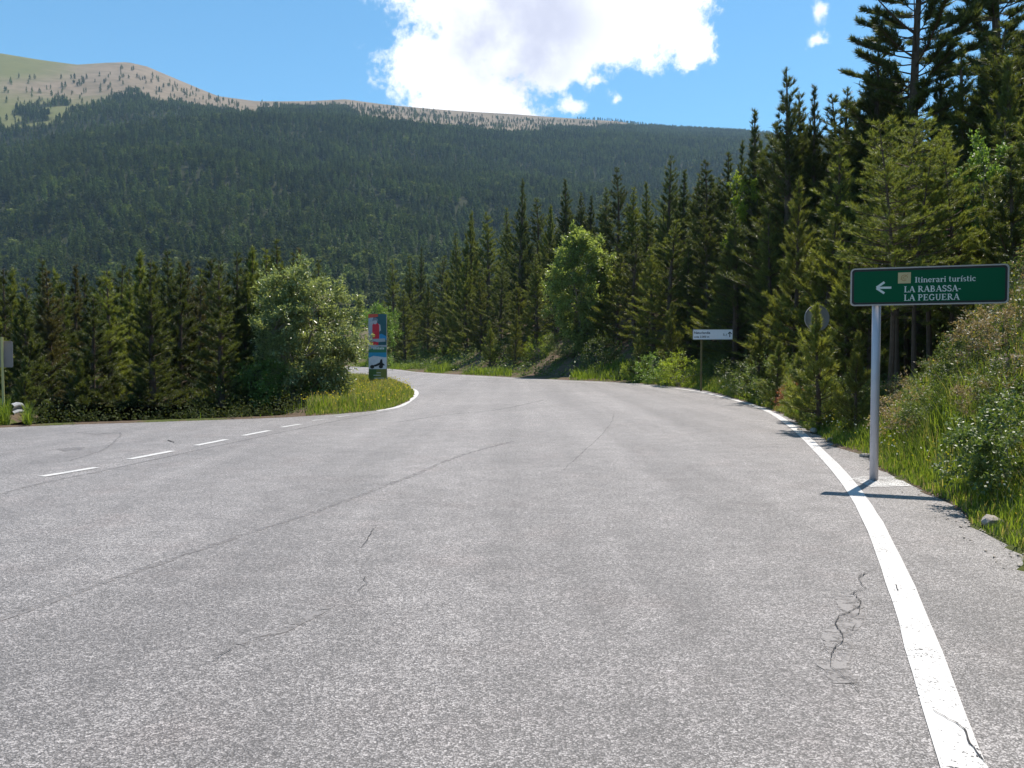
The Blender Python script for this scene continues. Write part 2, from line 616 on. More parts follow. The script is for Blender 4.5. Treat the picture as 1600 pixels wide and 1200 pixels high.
def wob(x, y, s, seed=0):
    r = np.random.default_rng(seed)
    v = 0
    for k in range(7):
        a = r.uniform(0, 6.28)
        f = s * r.uniform(0.6, 1.9)
        v = v + np.sin((x * math.cos(a) + y * math.sin(a)) * f + r.uniform(0, 6.28))
    return v / 4.0


def terrain(x, y):
    x = np.asarray(x, float).ravel()
    y = np.asarray(y, float).ravel()
    P = np.stack([x, y], 1)
    ins = inside_poly(P, ROAD)
    do = min_dist(P, edge_j)
    di = min_dist(P, inner_j)
    outer = do < di
    s = np.where(outer, do, di)
    # outer side: verge, cut bank, wooded hillside
    verge = 0.45 + 3.1 * sstep(12.8, 16.8, y) - 1.4 * sstep(24, 34, y) + 0.3 * wob(x, y, 0.5, 1)
    k = 0.40 + 0.60 * sstep(-25, 12, x)
    steep = 1.25 - 0.45 * sstep(13, 18, y) - 0.22 * sstep(18, 40, y)
    q = np.maximum(s - verge, 0)
    zo = 0.03 + 0.10 * sstep(0, 0.8, s) + k * (steep * np.minimum(q, 4.0) + 0.48 * np.clip(q - 4.0, 0, 22) + 0.20 * np.clip(q - 26, 0, 40))
    zo = zo + 0.22 * wob(x, y, 1.1, 2) * sstep(0.8, 3, s) + 0.08 * wob(x, y, 3.5, 5) * sstep(0.6, 2, s) + 0.7 * wob(x, y, 0.25, 3) * sstep(5, 14, s)
    # inner side: grassy nose with a mound, then the ground falls away
    nose = sstep(-0.30, -0.24, x / np.maximum(y, 5.0)) + sstep(-11.4, -12.4, x) * (y < 25)
    zi = 0.02 + 0.10 * nose * sstep(0, 1.2, s) - 0.36 * np.clip(s - 0.5 - 2.6 * np.clip(nose, 0, 1), 0, 8) - 0.16 * np.clip(s - 9, 0, 120)
    zi = zi + 0.10 * wob(x, y, 1.3, 6) * sstep(0.6, 2, s)
    z = np.where(outer, zo, zi)
    return np.where(ins, np.where(s < 0.25, -0.03, -0.06), z), s, outer, ins


def tz(x, y):
    return float(terrain([x], [y])[0][0])


def axis(parts):
    out = []
    for a, b, st in parts:
        out.append(np.arange(a, b, st))
    return np.concatenate(out + [[parts[-1][1]]])


gx = axis([(-420, -80, 10), (-80, -30, 2), (-30, -14, 0.6), (-14, 13, 0.17), (13, 30, 0.5), (30, 80, 2), (80, 420, 10)])
gy = axis([(-150, -30, 8), (-30, 3, 1.5), (3, 42, 0.17), (42, 60, 0.4), (60, 160, 1.2), (160, 460, 8)])
GX, GY = np.meshgrid(gx, gy)
Z, _, _, _ = terrain(GX, GY)
nx, ny = len(gx), len(gy)
idx = np.arange(nx * ny).reshape(ny, nx)
F = np.stack([idx[:-1, :-1].ravel(), idx[:-1, 1:].ravel(), idx[1:, 1:].ravel(), idx[1:, :-1].ravel()], 1)
ground = link_obj('ground', new_mesh('ground', np.stack([GX.ravel(), GY.ravel(), Z], 1), F, True), M['ground'])
tag(ground, 'turf and earth of the verges, cut bank and wooded slopes', kind='structure')


def poly_sheet(name, pts, z, mat, parent=None):
    bm = bmesh.new()
    vs_ = [bm.verts.new((p[0], p[1], z)) for p in pts]
    f = bm.faces.new(vs_)
    bmesh.ops.triangulate(bm, faces=[f])
    for f in bm.faces:
        if f.normal.z < 0:
            f.normal_flip()
    me = bpy.data.meshes.new(name)
    bm.to_mesh(me)
    bm.free()
    return link_obj(name, me, mat, parent)


road = poly_sheet('road', ROAD, 0.0, M['asphalt'])
tag(road, 'worn grey chip-sealed asphalt of the road junction and bend', kind='structure')


def strip(name, pts, width, z, mat, parent, wob_amp=0.0, seed=0):
    P = np.array(pts, float)
    n = len(P)
    t = np.gradient(P, axis=0)
    nrm = np.stack([-t[:, 1], t[:, 0]], 1)
    nrm /= np.linalg.norm(nrm, axis=1, keepdims=True) + 1e-9
    wd = np.broadcast_to(np.asarray(width, float), (n,)) / 2
    r = np.random.default_rng(seed)
    j1 = wd * (1 + wob_amp * r.normal(0, 1, n))
    j2 = wd * (1 + wob_amp * r.normal(0, 1, n))
    V = np.vstack([np.c_[P + nrm * j1[:, None], np.full(n, z)], np.c_[P - nrm * j2[:, None], np.full(n, z)]])
    F = [(n + i, n + i + 1, i + 1, i) for i in range(n - 1)]
    return link_obj(name, new_mesh(name, V, F), mat, parent)


# painted lines: the outer edge line, the nose line and the give-way dashes
lc = line_c[(line_c[:, 1] > -8)]
strip('edge_line', lc, 0.175, 0.007, M['paint'], road, 0.03, 1)
nose_pts = catmull([gp(590, 642.0), gp(622, 636), gp(640, 626), gp(650, 616.5), gp(648, 610), gp(636, 604.5), gp(624, 601)], 0.25)
strip('nose_line', nose_pts, 0.20, 0.007, M['paint'], road, 0.03, 2)
strip('far_inner_line', catmull([gp(618, 599.5), (-9.7, 56), (-16.3, 74), (-26.3, 94), (-46, 113.5), (-75, 129.3)], 0.5), 0.12, 0.007, M['paint_old'], road)
side_c = catmull([gp(575, 645), gp(500, 651.5), gp(400, 656.5), gp(250, 661.5), gp(100, 666.5), gp(0, 670.5)], 0.4)
for a, b, wd in [((65, 745), (150, 731), 0.13), ((202, 718), (270, 705), 0.13), ((306, 696.5), (354, 687), 0.13), ((380, 681), (421, 673), 0.13),
                 ((440, 668), (469, 663), 0.12), ((488, 657.5), (512, 655), 0.10), ((525, 652), (546, 649.5), 0.10)]:
    pts = np.linspace(gp(*a), gp(*b), 9)
    strip('lane_dash', pts, wd, 0.007, M['paint'] if wd > 0.105 else M['paint_old'], road, 0.04, int(a[0]))
strip('lane_dash', np.linspace((-7.9, 8.9), (-9.2, 8.0), 6), 0.13, 0.007, M['paint'], road, 0.04, 99)


def gpl(pts, step=0.08, amp=0.012, seed=0):
    P = catmull([gp(*p) for p in pts], step)
    return jitter(P, amp, seed)


# tar seams and cracks
strip('tar_seam', gpl([(-60, 990), (0, 968), (120, 925), (250, 880), (400, 830), (520, 790), (640, 745), (720, 712), (800, 690)], 0.15, 0.012, 5),
      0.085, 0.0035, M['seam'], road, 0.2, 5)
strip('tar_seam', gpl([(-30, 782), (60, 756), (150, 738), (270, 712), (420, 680), (540, 655), (620, 640)], 0.2, 0.012, 6), 0.07, 0.0035, M['seam'], road, 0.2, 6)
strip('tar_seam', gpl([(880, 735), (905, 712), (935, 685), (955, 660), (960, 645)], 0.15, 0.012, 7), 0.025, 0.0035, M['seam'], road, 0.2, 7)
strip('tar_seam', gpl([(620, 660), (700, 648), (780, 640), (850, 625)], 0.2, 0.012, 8), 0.09, 0.0035, M['seam'], road, 0.2, 8)
strip('tar_seam', gpl([(110, 720), (160, 703), (186, 684), (188, 676)], 0.1, 0.02, 9), 0.04, 0.0035, M['seam'], road, 0.3, 9)
strip('repair_band', gpl([(375, 1008), (440, 985), (480, 968), (520, 945)], 0.04, 0.012, 10), 0.07, 0.0035, M['crack_fill'], road, 0.1, 10)
strip('repair_band', gpl([(1322, 930), (1330, 965), (1305, 990), (1312, 1010), (1300, 1040), (1325, 1068)], 0.03, 0.02, 11), 0.15, 0.0035, M['crack_fill'], road, 0.08, 11)


def crack(pts, wd, seed, z=0.010, step=0.03, amp=0.009):
    Q = np.array([gp(*p) for p in pts])
    P = [Q[0]]
    for a, b in zip(Q[:-1], Q[1:]):
        n = max(2, int(np.linalg.norm(b - a) / step))
        P += [a + (b - a) * k / n for k in range(1, n + 1)]
    P = jitter(np.array(P), amp, seed)
    n = len(P)
    ww = wd * (0.35 + 0.65 * np.sin(np.linspace(0.15, 3.0, n)))
    strip('crack', P, ww, z, M['crack'], road, 0.35, seed)


crack([(1348, 897), (1340, 905), (1352, 920), (1335, 928), (1345, 942), (1344, 950), (1312, 963), (1305, 975), (1314, 990), (1317, 1003), (1298, 1022), (1296, 1043), (1316, 1056),
       (1330, 1068), (1341, 1083)], 0.006, 21)
crack([(1345, 905), (1352, 896), (1370, 893)], 0.006, 22)
crack([(1344, 950), (1342, 962), (1326, 966)], 0.004, 31)
crack([(1335, 928), (1328, 930)], 0.005, 32)
crack([(1305, 975), (1298, 968)], 0.004, 33)
crack([(1314, 990), (1330, 985), (1338, 976)], 0.003, 34)
crack([(1298, 1022), (1284, 1012), (1272, 1014)], 0.003, 35)
crack([(1330, 1068), (1346, 1071)], 0.004, 36)
crack([(1352, 920), (1366, 926), (1380, 924)], 0.003, 37)
crack([(1458, 1112), (1480, 1127), (1500, 1138), (1512, 1147), (1516, 1165), (1532, 1185), (1545, 1200)], 0.007, 23, 0.012)
crack([(1385, 913), (1399, 915), (1403, 926)], 0.006, 24, 0.012)
crack([(588, 822), (578, 838), (570, 850), (556, 862)], 0.005, 25)
crack([(568, 900), (574, 912), (560, 925)], 0.005, 26)
crack([(372, 1010), (350, 1022), (332, 1034)], 0.006, 27)
crack([(118, 676), (150, 679), (186, 676)], 0.02, 28)
crack([(262, 688), (272, 692)], 0.03, 29)
poly_sheet('oil_stain', [gp(88, 702), gp(110, 699), gp(135, 698), gp(128, 703), gp(100, 706)], 0.0035, M['seam'], road)

# ------------------------------------------------------------------ the mountain
SKY_B = [(-500, 60), (-200, 72), (0, 83), (60, 93), (120, 101), (165, 98), (200, 97), (230, 104), (270, 121), (340, 150), (400, 158), (480, 158), (540, 155), (600, 163),
         (700, 172), (800, 178), (880, 184), (960, 189), (1020, 197), (1160, 205), (1300, 215), (1600, 240), (2200, 260)]
SKY_A = [(-500, 330), (-200, 275), (0, 242), (94, 221), (169, 208), (262, 196), (337, 187), (405, 184), (525, 188), (600, 192), (700, 202), (800, 211), (860, 210), (950, 212),
         (1160, 224), (1600, 262), (2200, 285)]


def to_ae(L):
    a, e = [], []
    for px, py in L:
        d = pix_ray(px, py)
        a.append(math.atan2(d[0], d[1]))
        e.append(d[2] / math.hypot(d[0], d[1]))
    return np.array(a), np.array(e)


aB, eB = to_ae(SKY_B)
aA, eA = to_ae(SKY_A)


def mountain_z(a, r):
    rA = 1250 + 750 * sstep(-0.55, 0.3, a)
    rB = rA + 1000
    zA = CAM_H + rA * np.interp(a, aA, eA)
    zB = CAM_H + rB * np.interp(a, aB, eB)
    r0 = 240.0
    u = np.clip((r - r0) / (rA - r0), 0, 1)
    x, y = r * np.sin(a), r * np.cos(a)
    rough = 24 * wob(x, y, 0.009, 11) + 8 * wob(x, y, 0.035, 12)
    z1 = -30 + (zA + 30) * (0.75 * u ** 1.15 + 0.25 * u * u) + rough * np.sin(np.pi * u) * 0.9
    v = np.clip((r - rA) / (rB - rA), 0, 1)
    eAi, eBi = np.interp(a, aA, eA), np.interp(a, aB, eB)
    g = v - 0.16 * np.sin(np.clip(v / 0.22, 0, 1) * np.pi)
    z2 = CAM_H + r * (eAi + (eBi - eAi) * g) + 4 * wob(x, y, 0.02, 13) * np.sin(np.pi * v)
    z3 = zB - 0.35 * (r - rB)
    z = np.where(r < rA, z1, np.where(r < rB, z2, z3))
    return z, u, v, rA, rB


ma = np.linspace(-0.95, 0.95, 330)
mu = np.concatenate([np.linspace(0, 1, 90)[:-1], 1 + np.linspace(0, 1, 60), 2 + np.linspace(0.05, 1, 8)])
MA, MU = np.meshgrid(ma, mu)
rAg = 1250 + 750 * sstep(-0.55, 0.3, MA)
MR = np.where(MU < 1, 240 + (rAg - 240) * MU, np.where(MU <= 2, rAg + 1000 * (MU - 1), rAg + 1000 + 900 * (MU - 2)))
MZ = mountain_z(MA, MR)[0]
na, nm = len(ma), len(mu)
idx = np.arange(na * nm).reshape(nm, na)
F = np.stack([idx[:-1, :-1].ravel(), idx[:-1, 1:].ravel(), idx[1:, 1:].ravel(), idx[1:, :-1].ravel()], 1)
mm, t = new_mat('mountain_heath')
tcn = t.n('ShaderNodeTexCoord')
P = tcn.outputs['Object']
a_, _ = t.noise(P, 0.0035, 6, 0.6)
b_, _ = t.noise(P, 0.03, 6, 0.65)
sp_ = t.n('ShaderNodeSeparateXYZ')
t.link(P, sp_.inputs[0])
hgt = t.math('ADD', sp_.outputs[2], t.math('MULTIPLY', t.math('SUBTRACT', b_, 0.5), 120))
grassy = t.mix(b_, (0.085, 0.095, 0.030, 1), (0.165, 0.155, 0.060, 1))
heath = t.mix(t.ramp(t.math('ADD', t.math('MULTIPLY', b_, 0.6), t.math('MULTIPLY', a_, 0.4)), 0.3, 0.7), (0.120, 0.092, 0.058, 1), (0.235, 0.180, 0.128, 1))
# bare heath on the summit right of the grassy shoulder and along the ridge
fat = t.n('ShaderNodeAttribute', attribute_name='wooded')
kx = t.ramp(t.math('ADD', sp_.outputs[0], t.math('MULTIPLY', a_, 300)), -960, -790)
p = t.n('ShaderNodeBsdfPrincipled')
bare = t.mix(t.math('MULTIPLY', kx, t.ramp(hgt, 440, 560)), grassy, heath)
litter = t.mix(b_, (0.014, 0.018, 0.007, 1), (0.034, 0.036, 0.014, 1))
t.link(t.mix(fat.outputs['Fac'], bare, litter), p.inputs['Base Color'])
p.inputs['Roughness'].default_value = 1.0
p.inputs['Specular IOR Level'].default_value = 0.1
finish(t, p.outputs[0])
mountain = link_obj('mountain', new_mesh('mountain', np.stack([MR.ravel() * np.sin(MA.ravel()), MR.ravel() * np.cos(MA.ravel()), MZ.ravel()], 1), F, True), mm)
tag(mountain, 'long forested mountain with bare grassy summit and heath ridge', kind='structure')


# far forest: tens of thousands of small trees, one mass
def far_tree_mesh(name, seed, wide, conif=True):
    r = np.random.default_rng(seed)
    V, Fc = [], []
    n = 150
    for k in range(n):
        h = r.uniform(0.05, 1.0) ** (0.8 if conif else 0.7)
        rad = wide * ((1 - h) ** 0.75 + 0.03) if conif else wide * math.sqrt(max(0.02, 1 - (2 * h - 1.05) ** 2 * 0.9)) * 1.1
        a = r.uniform(0, 6.283)
        rr = rad * r.uniform(0.25, 1.0)
        c = np.array([rr * math.cos(a), rr * math.sin(a), h])
        s = wide * r.uniform(0.35, 0.6) * (1.0 if h < 0.8 or not conif else 0.5)
        out = np.array([math.cos(a), math.sin(a), r.uniform(0.1, 0.9)])
        tng = np.array([-math.sin(a), math.cos(a), r.uniform(-0.3, 0.3)])
        b0 = len(V)
        V += [c - tng * s * 0.45 - out * s * 0.3, c + tng * s * 0.45 - out * s * 0.3, c + out * s * 0.75]
        Fc.append((b0, b0 + 1, b0 + 2))
    b0 = len(V)
    V += [(0.02, 0, 0), (-0.01, 0.017, 0), (-0.01, -0.017, 0), (0, 0, 1.03)]
    Fc += [(b0, b0 + 1, b0 + 3), (b0 + 1, b0 + 2, b0 + 3), (b0 + 2, b0, b0 + 3)]
    return new_mesh(name, V, np.array(Fc))


M['far_n'] = leafy('far_needles', (0.034, 0.055, 0.015), (0.092, 0.122, 0.034), 0.18, objvar=0.45, patch=0.012, rough=0.8, spec=0.1)
M['far_l'] = leafy('far_leaves', (0.056, 0.078, 0.024), (0.120, 0.142, 0.050), 0.18, objvar=0.3, patch=0.012, rough=0.8, spec=0.1)
src = bpy.data.collections.new('far_tree_kinds')
for k, (wd, cf) in enumerate([(0.20, True), (0.25, True), (0.30, True), (0.40, False)]):
    me = far_tree_mesh('far_tree_%s' % 'abcd'[k], 50 + k, wd, cf)
    me.materials.append(M['far_n'] if cf else M['far_l'])
    src.objects.link(bpy.data.objects.new('far_tree_%s' % 'abcd'[k], me))

def wooded(a, r, v, rA, x, y):
    """share of ground under trees: full on the lower slope, ragged tree line on the upper one"""
    cl = wob(x, y, 0.012, 31) + 0.6 * wob(x, y, 0.05, 32)
    px = np.tan(a) * FPX + 800
    limit = np.interp(px, [-200, 0, 100, 200, 300, 340, 372, 384, 404, 412, 480, 600, 700, 800, 860, 950, 1020],
                      [0.34, 0.36, 0.46, 0.54, 0.52, 0.55, 0.45, 0.22, 0.22, 0.55, 0.62, 0.26, 0.14, 0.08, 0.30, 0.50, 1.0])
    return np.where(r < rA, 1.0, np.where(v < limit + 0.15 * cl, 1.0, 0.0)), limit, cl


gw = mountain_z(MA.ravel(), MR.ravel())
wd_, _, _ = wooded(MA.ravel(), MR.ravel(), gw[2], gw[3], MR.ravel() * np.sin(MA.ravel()), MR.ravel() * np.cos(MA.ravel()))
at_ = mountain.data.attributes.new('wooded', 'FLOAT', 'POINT')
at_.data.foreach_set('value', wd_.astype(np.float32))
N = 118000
fa = rng.uniform(-0.72, 0.62, N)
fr = np.sqrt(rng.uniform(260 ** 2, 3000 ** 2, N))
fz, fu, fv, rA_, rB_ = mountain_z(fa, fr)
fx, fy = fr * np.sin(fa), fr * np.cos(fa)
dens, limit, cl = wooded(fa, fr, fv, rA_, fx, fy)
open_ = np.where(fa < -0.30, 0.035 * (1 + 3 * (cl > 0.6)) * (fv < limit + 0.36), 0.09 * (fv < 0.8))
dens = np.where(dens > 0.5, 0.95, open_)
dens = np.where(fv > 0.97, np.where(fa > 0.08, 0.4, 0.0), dens)
keep = (rng.uniform(0, 1, N) < dens) & (fr < rB_ + 15)
fx, fy, fz, cl = fx[keep], fy[keep], fz[keep], cl[keep]
frk, fvk = fr[keep], fv[keep]
nf = len(fx)
sz = rng.uniform(0, 1, nf) ** 0.9 * 9.0 + 9.5
sz = sz * np.where(fvk > 0.0, 0.72, 1.0)
kind = rng.choice(3, nf, p=[0.4, 0.4, 0.2])
dec = (rng.uniform(0, 1, nf) < np.clip(0.05 + 0.16 * (wob(fx, fy, 0.008, 33) > 0.5) * (frk < 900), 0, 1))
kind = np.where(dec, 3, kind)
sz = np.where(dec, sz * 0.75, sz)
me = new_mesh('far_forest', np.stack([fx, fy, fz - 0.3], 1), [])
for nm_, ty, arr in (('tsize', 'FLOAT', sz), ('trot', 'FLOAT', rng.uniform(0, 6.28, nf)), ('tkind', 'INT', kind)):
    at_ = me.attributes.new(nm_, ty, 'POINT')
    at_.data.foreach_set('value', arr.astype(np.float32 if ty == 'FLOAT' else np.int32))
forest = link_obj('far_forest', me)
tag(forest, 'dense dark conifer forest covering the mountainside', 'forest', kind='stuff')
ng = bpy.data.node_groups.new('forest_instances', 'GeometryNodeTree')
ng.interface.new_socket('Geometry', in_out='INPUT', socket_type='NodeSocketGeometry')
ng.interface.new_socket('Geometry', in_out='OUTPUT', socket_type='NodeSocketGeometry')
gi = ng.nodes.new('NodeGroupInput')
go = ng.nodes.new('NodeGroupOutput')
iop = ng.nodes.new('GeometryNodeInstanceOnPoints')
ci = ng.nodes.new('GeometryNodeCollectionInfo')
ci.inputs['Collection'].default_value = src
ci.inputs['Separate Children'].default_value = True
ci.inputs['Reset Children'].default_value = True


def named(nm_, ty):
    nd = ng.nodes.new('GeometryNodeInputNamedAttribute')
    nd.data_type = ty
    nd.inputs['Name'].default_value = nm_
    return nd.outputs[0]


cx = ng.nodes.new('ShaderNodeCombineXYZ')
ng.links.new(named('trot', 'FLOAT'), cx.inputs[2])
ng.links.new(gi.outputs[0], iop.inputs['Points'])
ng.links.new(ci.outputs[0], iop.inputs['Instance'])
iop.inputs['Pick Instance'].default_value = True
ng.links.new(named('tkind', 'INT'), iop.inputs['Instance Index'])
ng.links.new(cx.outputs[0], iop.inputs['Rotation'])
ng.links.new(named('tsize', 'FLOAT'), iop.inputs['Scale'])
ng.links.new(iop.outputs[0], go.inputs[0])
md = forest.modifiers.new('scatter', 'NODES')
md.node_group = ng

# ------------------------------------------------------------------ the air
hz = MB().box((0, 1700, 400), (7400, 4600, 1100))
haze_o = hz.build('haze', None)
hm, t = new_mat('thin_haze')
pv = t.n('ShaderNodeVolumePrincipled')
pv.inputs['Color'].default_value = (0.52, 0.76, 1.0, 1)
pv.inputs['Density'].default_value = 0.00009
pv.inputs['Anisotropy'].default_value = 0.0
o_ = t.n('ShaderNodeOutputMaterial')
t.link(pv.outputs[0], o_.inputs['Volume'])
haze_o.data.materials.append(hm)
tag(haze_o, 'thin blue haze in the mountain air', 'haze', kind='stuff')


# ------------------------------------------------------------------ trees
def unit(v):
    return v / (np.linalg.norm(v, axis=-1, keepdims=True) + 1e-9)


def brush(P, D, L, r, per=16, nl=0.10, nw=0.020, spread=0.75):
    """needles (one narrow triangle each) round every shoot"""
    n = len(P)
    P = np.repeat(P, per, 0)
    D = np.repeat(unit(D), per, 0)
    L = np.repeat(L, per)
    u = r.uniform(0.05, 1.0, n * per)
    q = unit(r.normal(0, 1, (n * per, 3)))
    perp = unit(np.cross(D, q))
    ang = r.uniform(0.5, 1.0, n * per) * spread
    d = D * np.cos(ang)[:, None] + perp * np.sin(ang)[:, None]
    ln = nl * r.uniform(0.7, 1.25, n * per)
    b = P + D * (u * L)[:, None]
    wv = unit(np.cross(d, unit(r.normal(0, 1, (n * per, 3))))) * (nw / 2)
    V = np.stack([b - wv, b + wv, b + d * ln[:, None]], 1).reshape(-1, 3)
    F = np.arange(len(V)).reshape(-1, 3)
    return V, F


def conifer(seed, H=8.0, W=1.5, base=0.06, up=0.55, gap=0.30, per=15, nl=0.105, nw=0.022, fill=1.0, lean=0.10, dead=0.0, pw=0.8, tops=1, tr=0.016):
    """pine: trunk, whorls of up-swept limbs, shoots with needles. Returns (trunk mesh, crown mesh)"""
    r = np.random.default_rng(seed)
    tm = MB()
    pts, rad = [], []
    ph = r.uniform(0, 6.28)
    ns = 9
    for i in range(ns):
        u = i / (ns - 1)
        pts.append((lean * math.sin(u * 2.6 + ph) * u, lean * math.cos(u * 2.1 + ph) * u, H * u - (0.25 if i == 0 else 0)))
        rad.append(max(0.008, tr * H * (1 - u) ** 0.85 + 0.004) * (1.25 if i == 0 else 1))
    tm.add(*tube(pts, rad, 7))
    pts = np.array(pts)
    SP, SD, SL = [], [], []

    def trunk_at(z):
        return np.array([np.interp(z, pts[:, 2], pts[:, 0]), np.interp(z, pts[:, 2], pts[:, 1]), z])

    z = H * base
    ang0 = r.uniform(0, 6.28)
    while z < H * 0.985:
        u = (z - H * base) / (H * (1 - base))
        nb = int(r.integers(4, 8)) if u < 0.8 else int(r.integers(3, 6))
        ang0 += r.uniform(0.4, 1.0)
        for k in range(nb):
            a = ang0 + 6.283 * k / nb + r.normal(0, 0.22)
            prof = min(1.0, 0.55 + 2.2 * u) * (1 - u) ** pw
            L = W * max(0.05, prof) * r.uniform(0.5, 1.2) * (1 + 0.22 * math.sin(2.3 * a + 9 * u + seed))
            e0 = (-0.05 + 0.75 * u) * up / 0.55 + r.normal(0, 0.10)
            dh = np.array([math.cos(a), math.sin(a), 0])
            o = trunk_at(min(H * 0.99, z + r.uniform(-0.5, 0.5) * gap))
            npt = 5
            bp = [o]
            for i in range(1, npt):
                e = e0 + up * (i / npt) ** 1.3
                bp.append(bp[-1] + (dh * math.cos(e) + np.array([0, 0, math.sin(e)])) * L / (npt - 1))
            bp = np.array(bp)
            br = 0.006 + 0.012 * L
            tm.add(*tube(bp, [br, br * 0.8, br * 0.6, br * 0.45, br * 0.25], 3, cap=False))
            if r.uniform() < dead * (1 - u):
                continue
            m = max(2, int(fill * ((3 if u < 0.75 else 1.0) + 11 * L)))
            ts = r.uniform(0.22 if L > 0.6 else 0.05, 1.0, m) ** 0.8
            ts[0] = 1.0
            x = ts * (npt - 1)
            i0 = np.minimum(x.astype(int), npt - 2)
            pos = bp[i0] + (bp[i0 + 1] - bp[i0]) * (x - i0)[:, None]
            ax = unit(bp[i0 + 1] - bp[i0])
            side = np.cross(ax, [0, 0, 1])
            sg = r.choice([-1, 1], m)
            sd = ax * 0.8 + side * (sg * r.uniform(0.1, 1.0, m))[:, None] + np.array([0, 0, 1]) * r.uniform(0.1, 0.95, m)[:, None] * (0.6 + up)
            sd[0] = ax[0] + [0, 0, 0.4]
            sl = (1 - 0.35 * u) * r.uniform(0.12, 0.34, m) * (0.75 + 0.5 * (1 - ts)) * (1 if L > 0.35 else 0.7)
            SP.append(pos)
            SD.append(sd)
            SL.append(sl)
        z += gap * r.uniform(0.75, 1.25) * (1.0 if u < 0.8 else 1.15)
    # leading shoots
    for q in range(tops):
        SP.append(np.array([trunk_at(H - 0.06 * H * (1 + q))]))
        SD.append(np.array([[r.normal(0, 0.05), r.normal(0, 0.05), 1.0]]))
        SL.append(np.array([0.045 * H]))
    V, F = brush(np.vstack(SP), np.vstack(SD), np.concatenate(SL), r, per, nl, nw)
    crown = new_mesh('crown', V, F)
    trunk = new_mesh('trunk', tm.V, tm.F)
    return trunk, crown


def broadleaf(seed, H, W, base=0.1, stems=5, clumps=60, leaves=12000, ll=0.09, lw=0.045, shape=1.0, trunk_r=0.05, spread=0.42):
    r = np.random.default_rng(seed)
    tm = MB()
    cs = []
    for k in range(clumps):
        d = unit(r.normal(0, 1, 3))
        q = r.uniform(0.35, 1.0) ** 0.6 * (0.86 + 0.28 * r.uniform())
        z = 0.5 + 0.5 * d[2] * q
        wz = W / 2 * (1.0 if shape == 1.0 else (1 - abs(z - 0.45)) ** shape)
        cs.append(np.array([d[0] * q * wz, d[1] * q * wz, H * (base + (1 - base) * z)]))
    cs = np.array(cs)
    tops = cs[r.choice(clumps, stems, replace=False)]
    stem_paths = []
    for s_ in range(stems):
        b = np.array([r.normal(0, 0.05 * W), r.normal(0, 0.05 * W), -0.2]) if stems > 1 else np.array([0, 0, -0.2])
        tp = tops[s_] * [0.75, 0.75, 0.95]
        path = [b + (tp - b) * u + np.array([0, 0, 0.12 * H * math.sin(u * 3.14)]) + r.normal(0, 0.02 * W, 3) * (0 < u < 1) for u in np.linspace(0, 1, 6)]
        tm.add(*tube(path, list(np.linspace(trunk_r, trunk_r * 0.25, 6)), 6))
        stem_paths += [p for p in path[2:]]
    stem_paths = np.array(stem_paths)
    pos, nrm = [], []
    per = leaves // clumps
    for c in cs:
        lower = stem_paths[stem_paths[:, 2] < c[2] + 0.05]
        src_ = lower if len(lower) else stem_paths
        a = src_[np.argmin(np.linalg.norm(src_ - c, axis=1))]
        mid = (a + c) / 2 + [0, 0, 0.03 * H]
        tm.add(*tube([a, mid, c], [trunk_r * 0.3, trunk_r * 0.2, trunk_r * 0.08], 4, cap=False))
        cr = spread * (0.6 + 0.7 * r.uniform()) * W / 3.2
        ntw = 9
        outd = unit(c - np.array([0, 0, H * 0.42]))
        td = unit(r.normal(0, 0.8, (ntw, 3)) + outd * 0.7 + [0, 0, 0.35])
        tl = cr * r.uniform(0.6, 1.3, ntw)
        k = r.integers(0, ntw, per)
        u = r.uniform(0.05, 1, per) ** 0.7
        pos.append(c + td[k] * (tl[k] * u)[:, None] + r.normal(0, 0.05 * W / 3, (per, 3)))
        nrm.append(td[k])
    pos = np.vstack(pos)
    td = np.vstack(nrm)
    n = len(pos)
    d = unit(td + r.normal(0, 0.75, (n, 3)) + [0, 0, -0.1])
    sdv = unit(np.cross(d, unit(r.normal(0, 0.6, (n, 3)) + [0, 0, 1.0])))
    up_ = np.cross(sdv, d)
    l_ = ll * r.uniform(0.6, 1.25, n)[:, None]
    w_ = lw * r.uniform(0.7, 1.2, n)[:, None]
    V = np.stack([pos, pos + d * l_ * 0.5 + sdv * w_ / 2 + up_ * w_ * 0.18, pos + d * l_, pos + d * l_ * 0.5 - sdv * w_ / 2 + up_ * w_ * 0.18], 1).reshape(-1, 3)
    b0 = np.arange(n) * 4
    F = np.vstack([np.stack([b0, b0 + 1, b0 + 2], 1), np.stack([b0, b0 + 2, b0 + 3], 1)])
    return new_mesh('trunk', tm.V, tm.F), new_mesh('crown', V, F)


def plant(name, tr_cr, loc, rz, s, bark, leaf, label, cat, group=None, names=('trunk', 'crown'), sz=None):
    e = empty(name, loc, rz, s)
    if sz:
        e.scale = (s * sz[0], s * sz[0], s * sz[1])
    for nm_, me, mt in zip(names, tr_cr, (bark, leaf)):
        if not me.materials:
            me.materials.append(mt)
        o = link_obj(nm_, me, None, e)
        o.material_slots[0].link = 'OBJECT'
        o.material_slots[0].material = mt
    tag(e, label, cat, group)
    return e


ORD = ('first second third fourth fifth sixth seventh eighth ninth tenth eleventh twelfth thirteenth fourteenth fifteenth sixteenth seventeenth eighteenth '
       'nineteenth twentieth twenty-first twenty-second twenty-third twenty-fourth twenty-fifth twenty-sixth twenty-seventh twenty-eighth twenty-ninth thirtieth '
       'thirty-first thirty-second thirty-third thirty-fourth thirty-fifth thirty-sixth thirty-seventh thirty-eighth thirty-ninth fortieth').split()

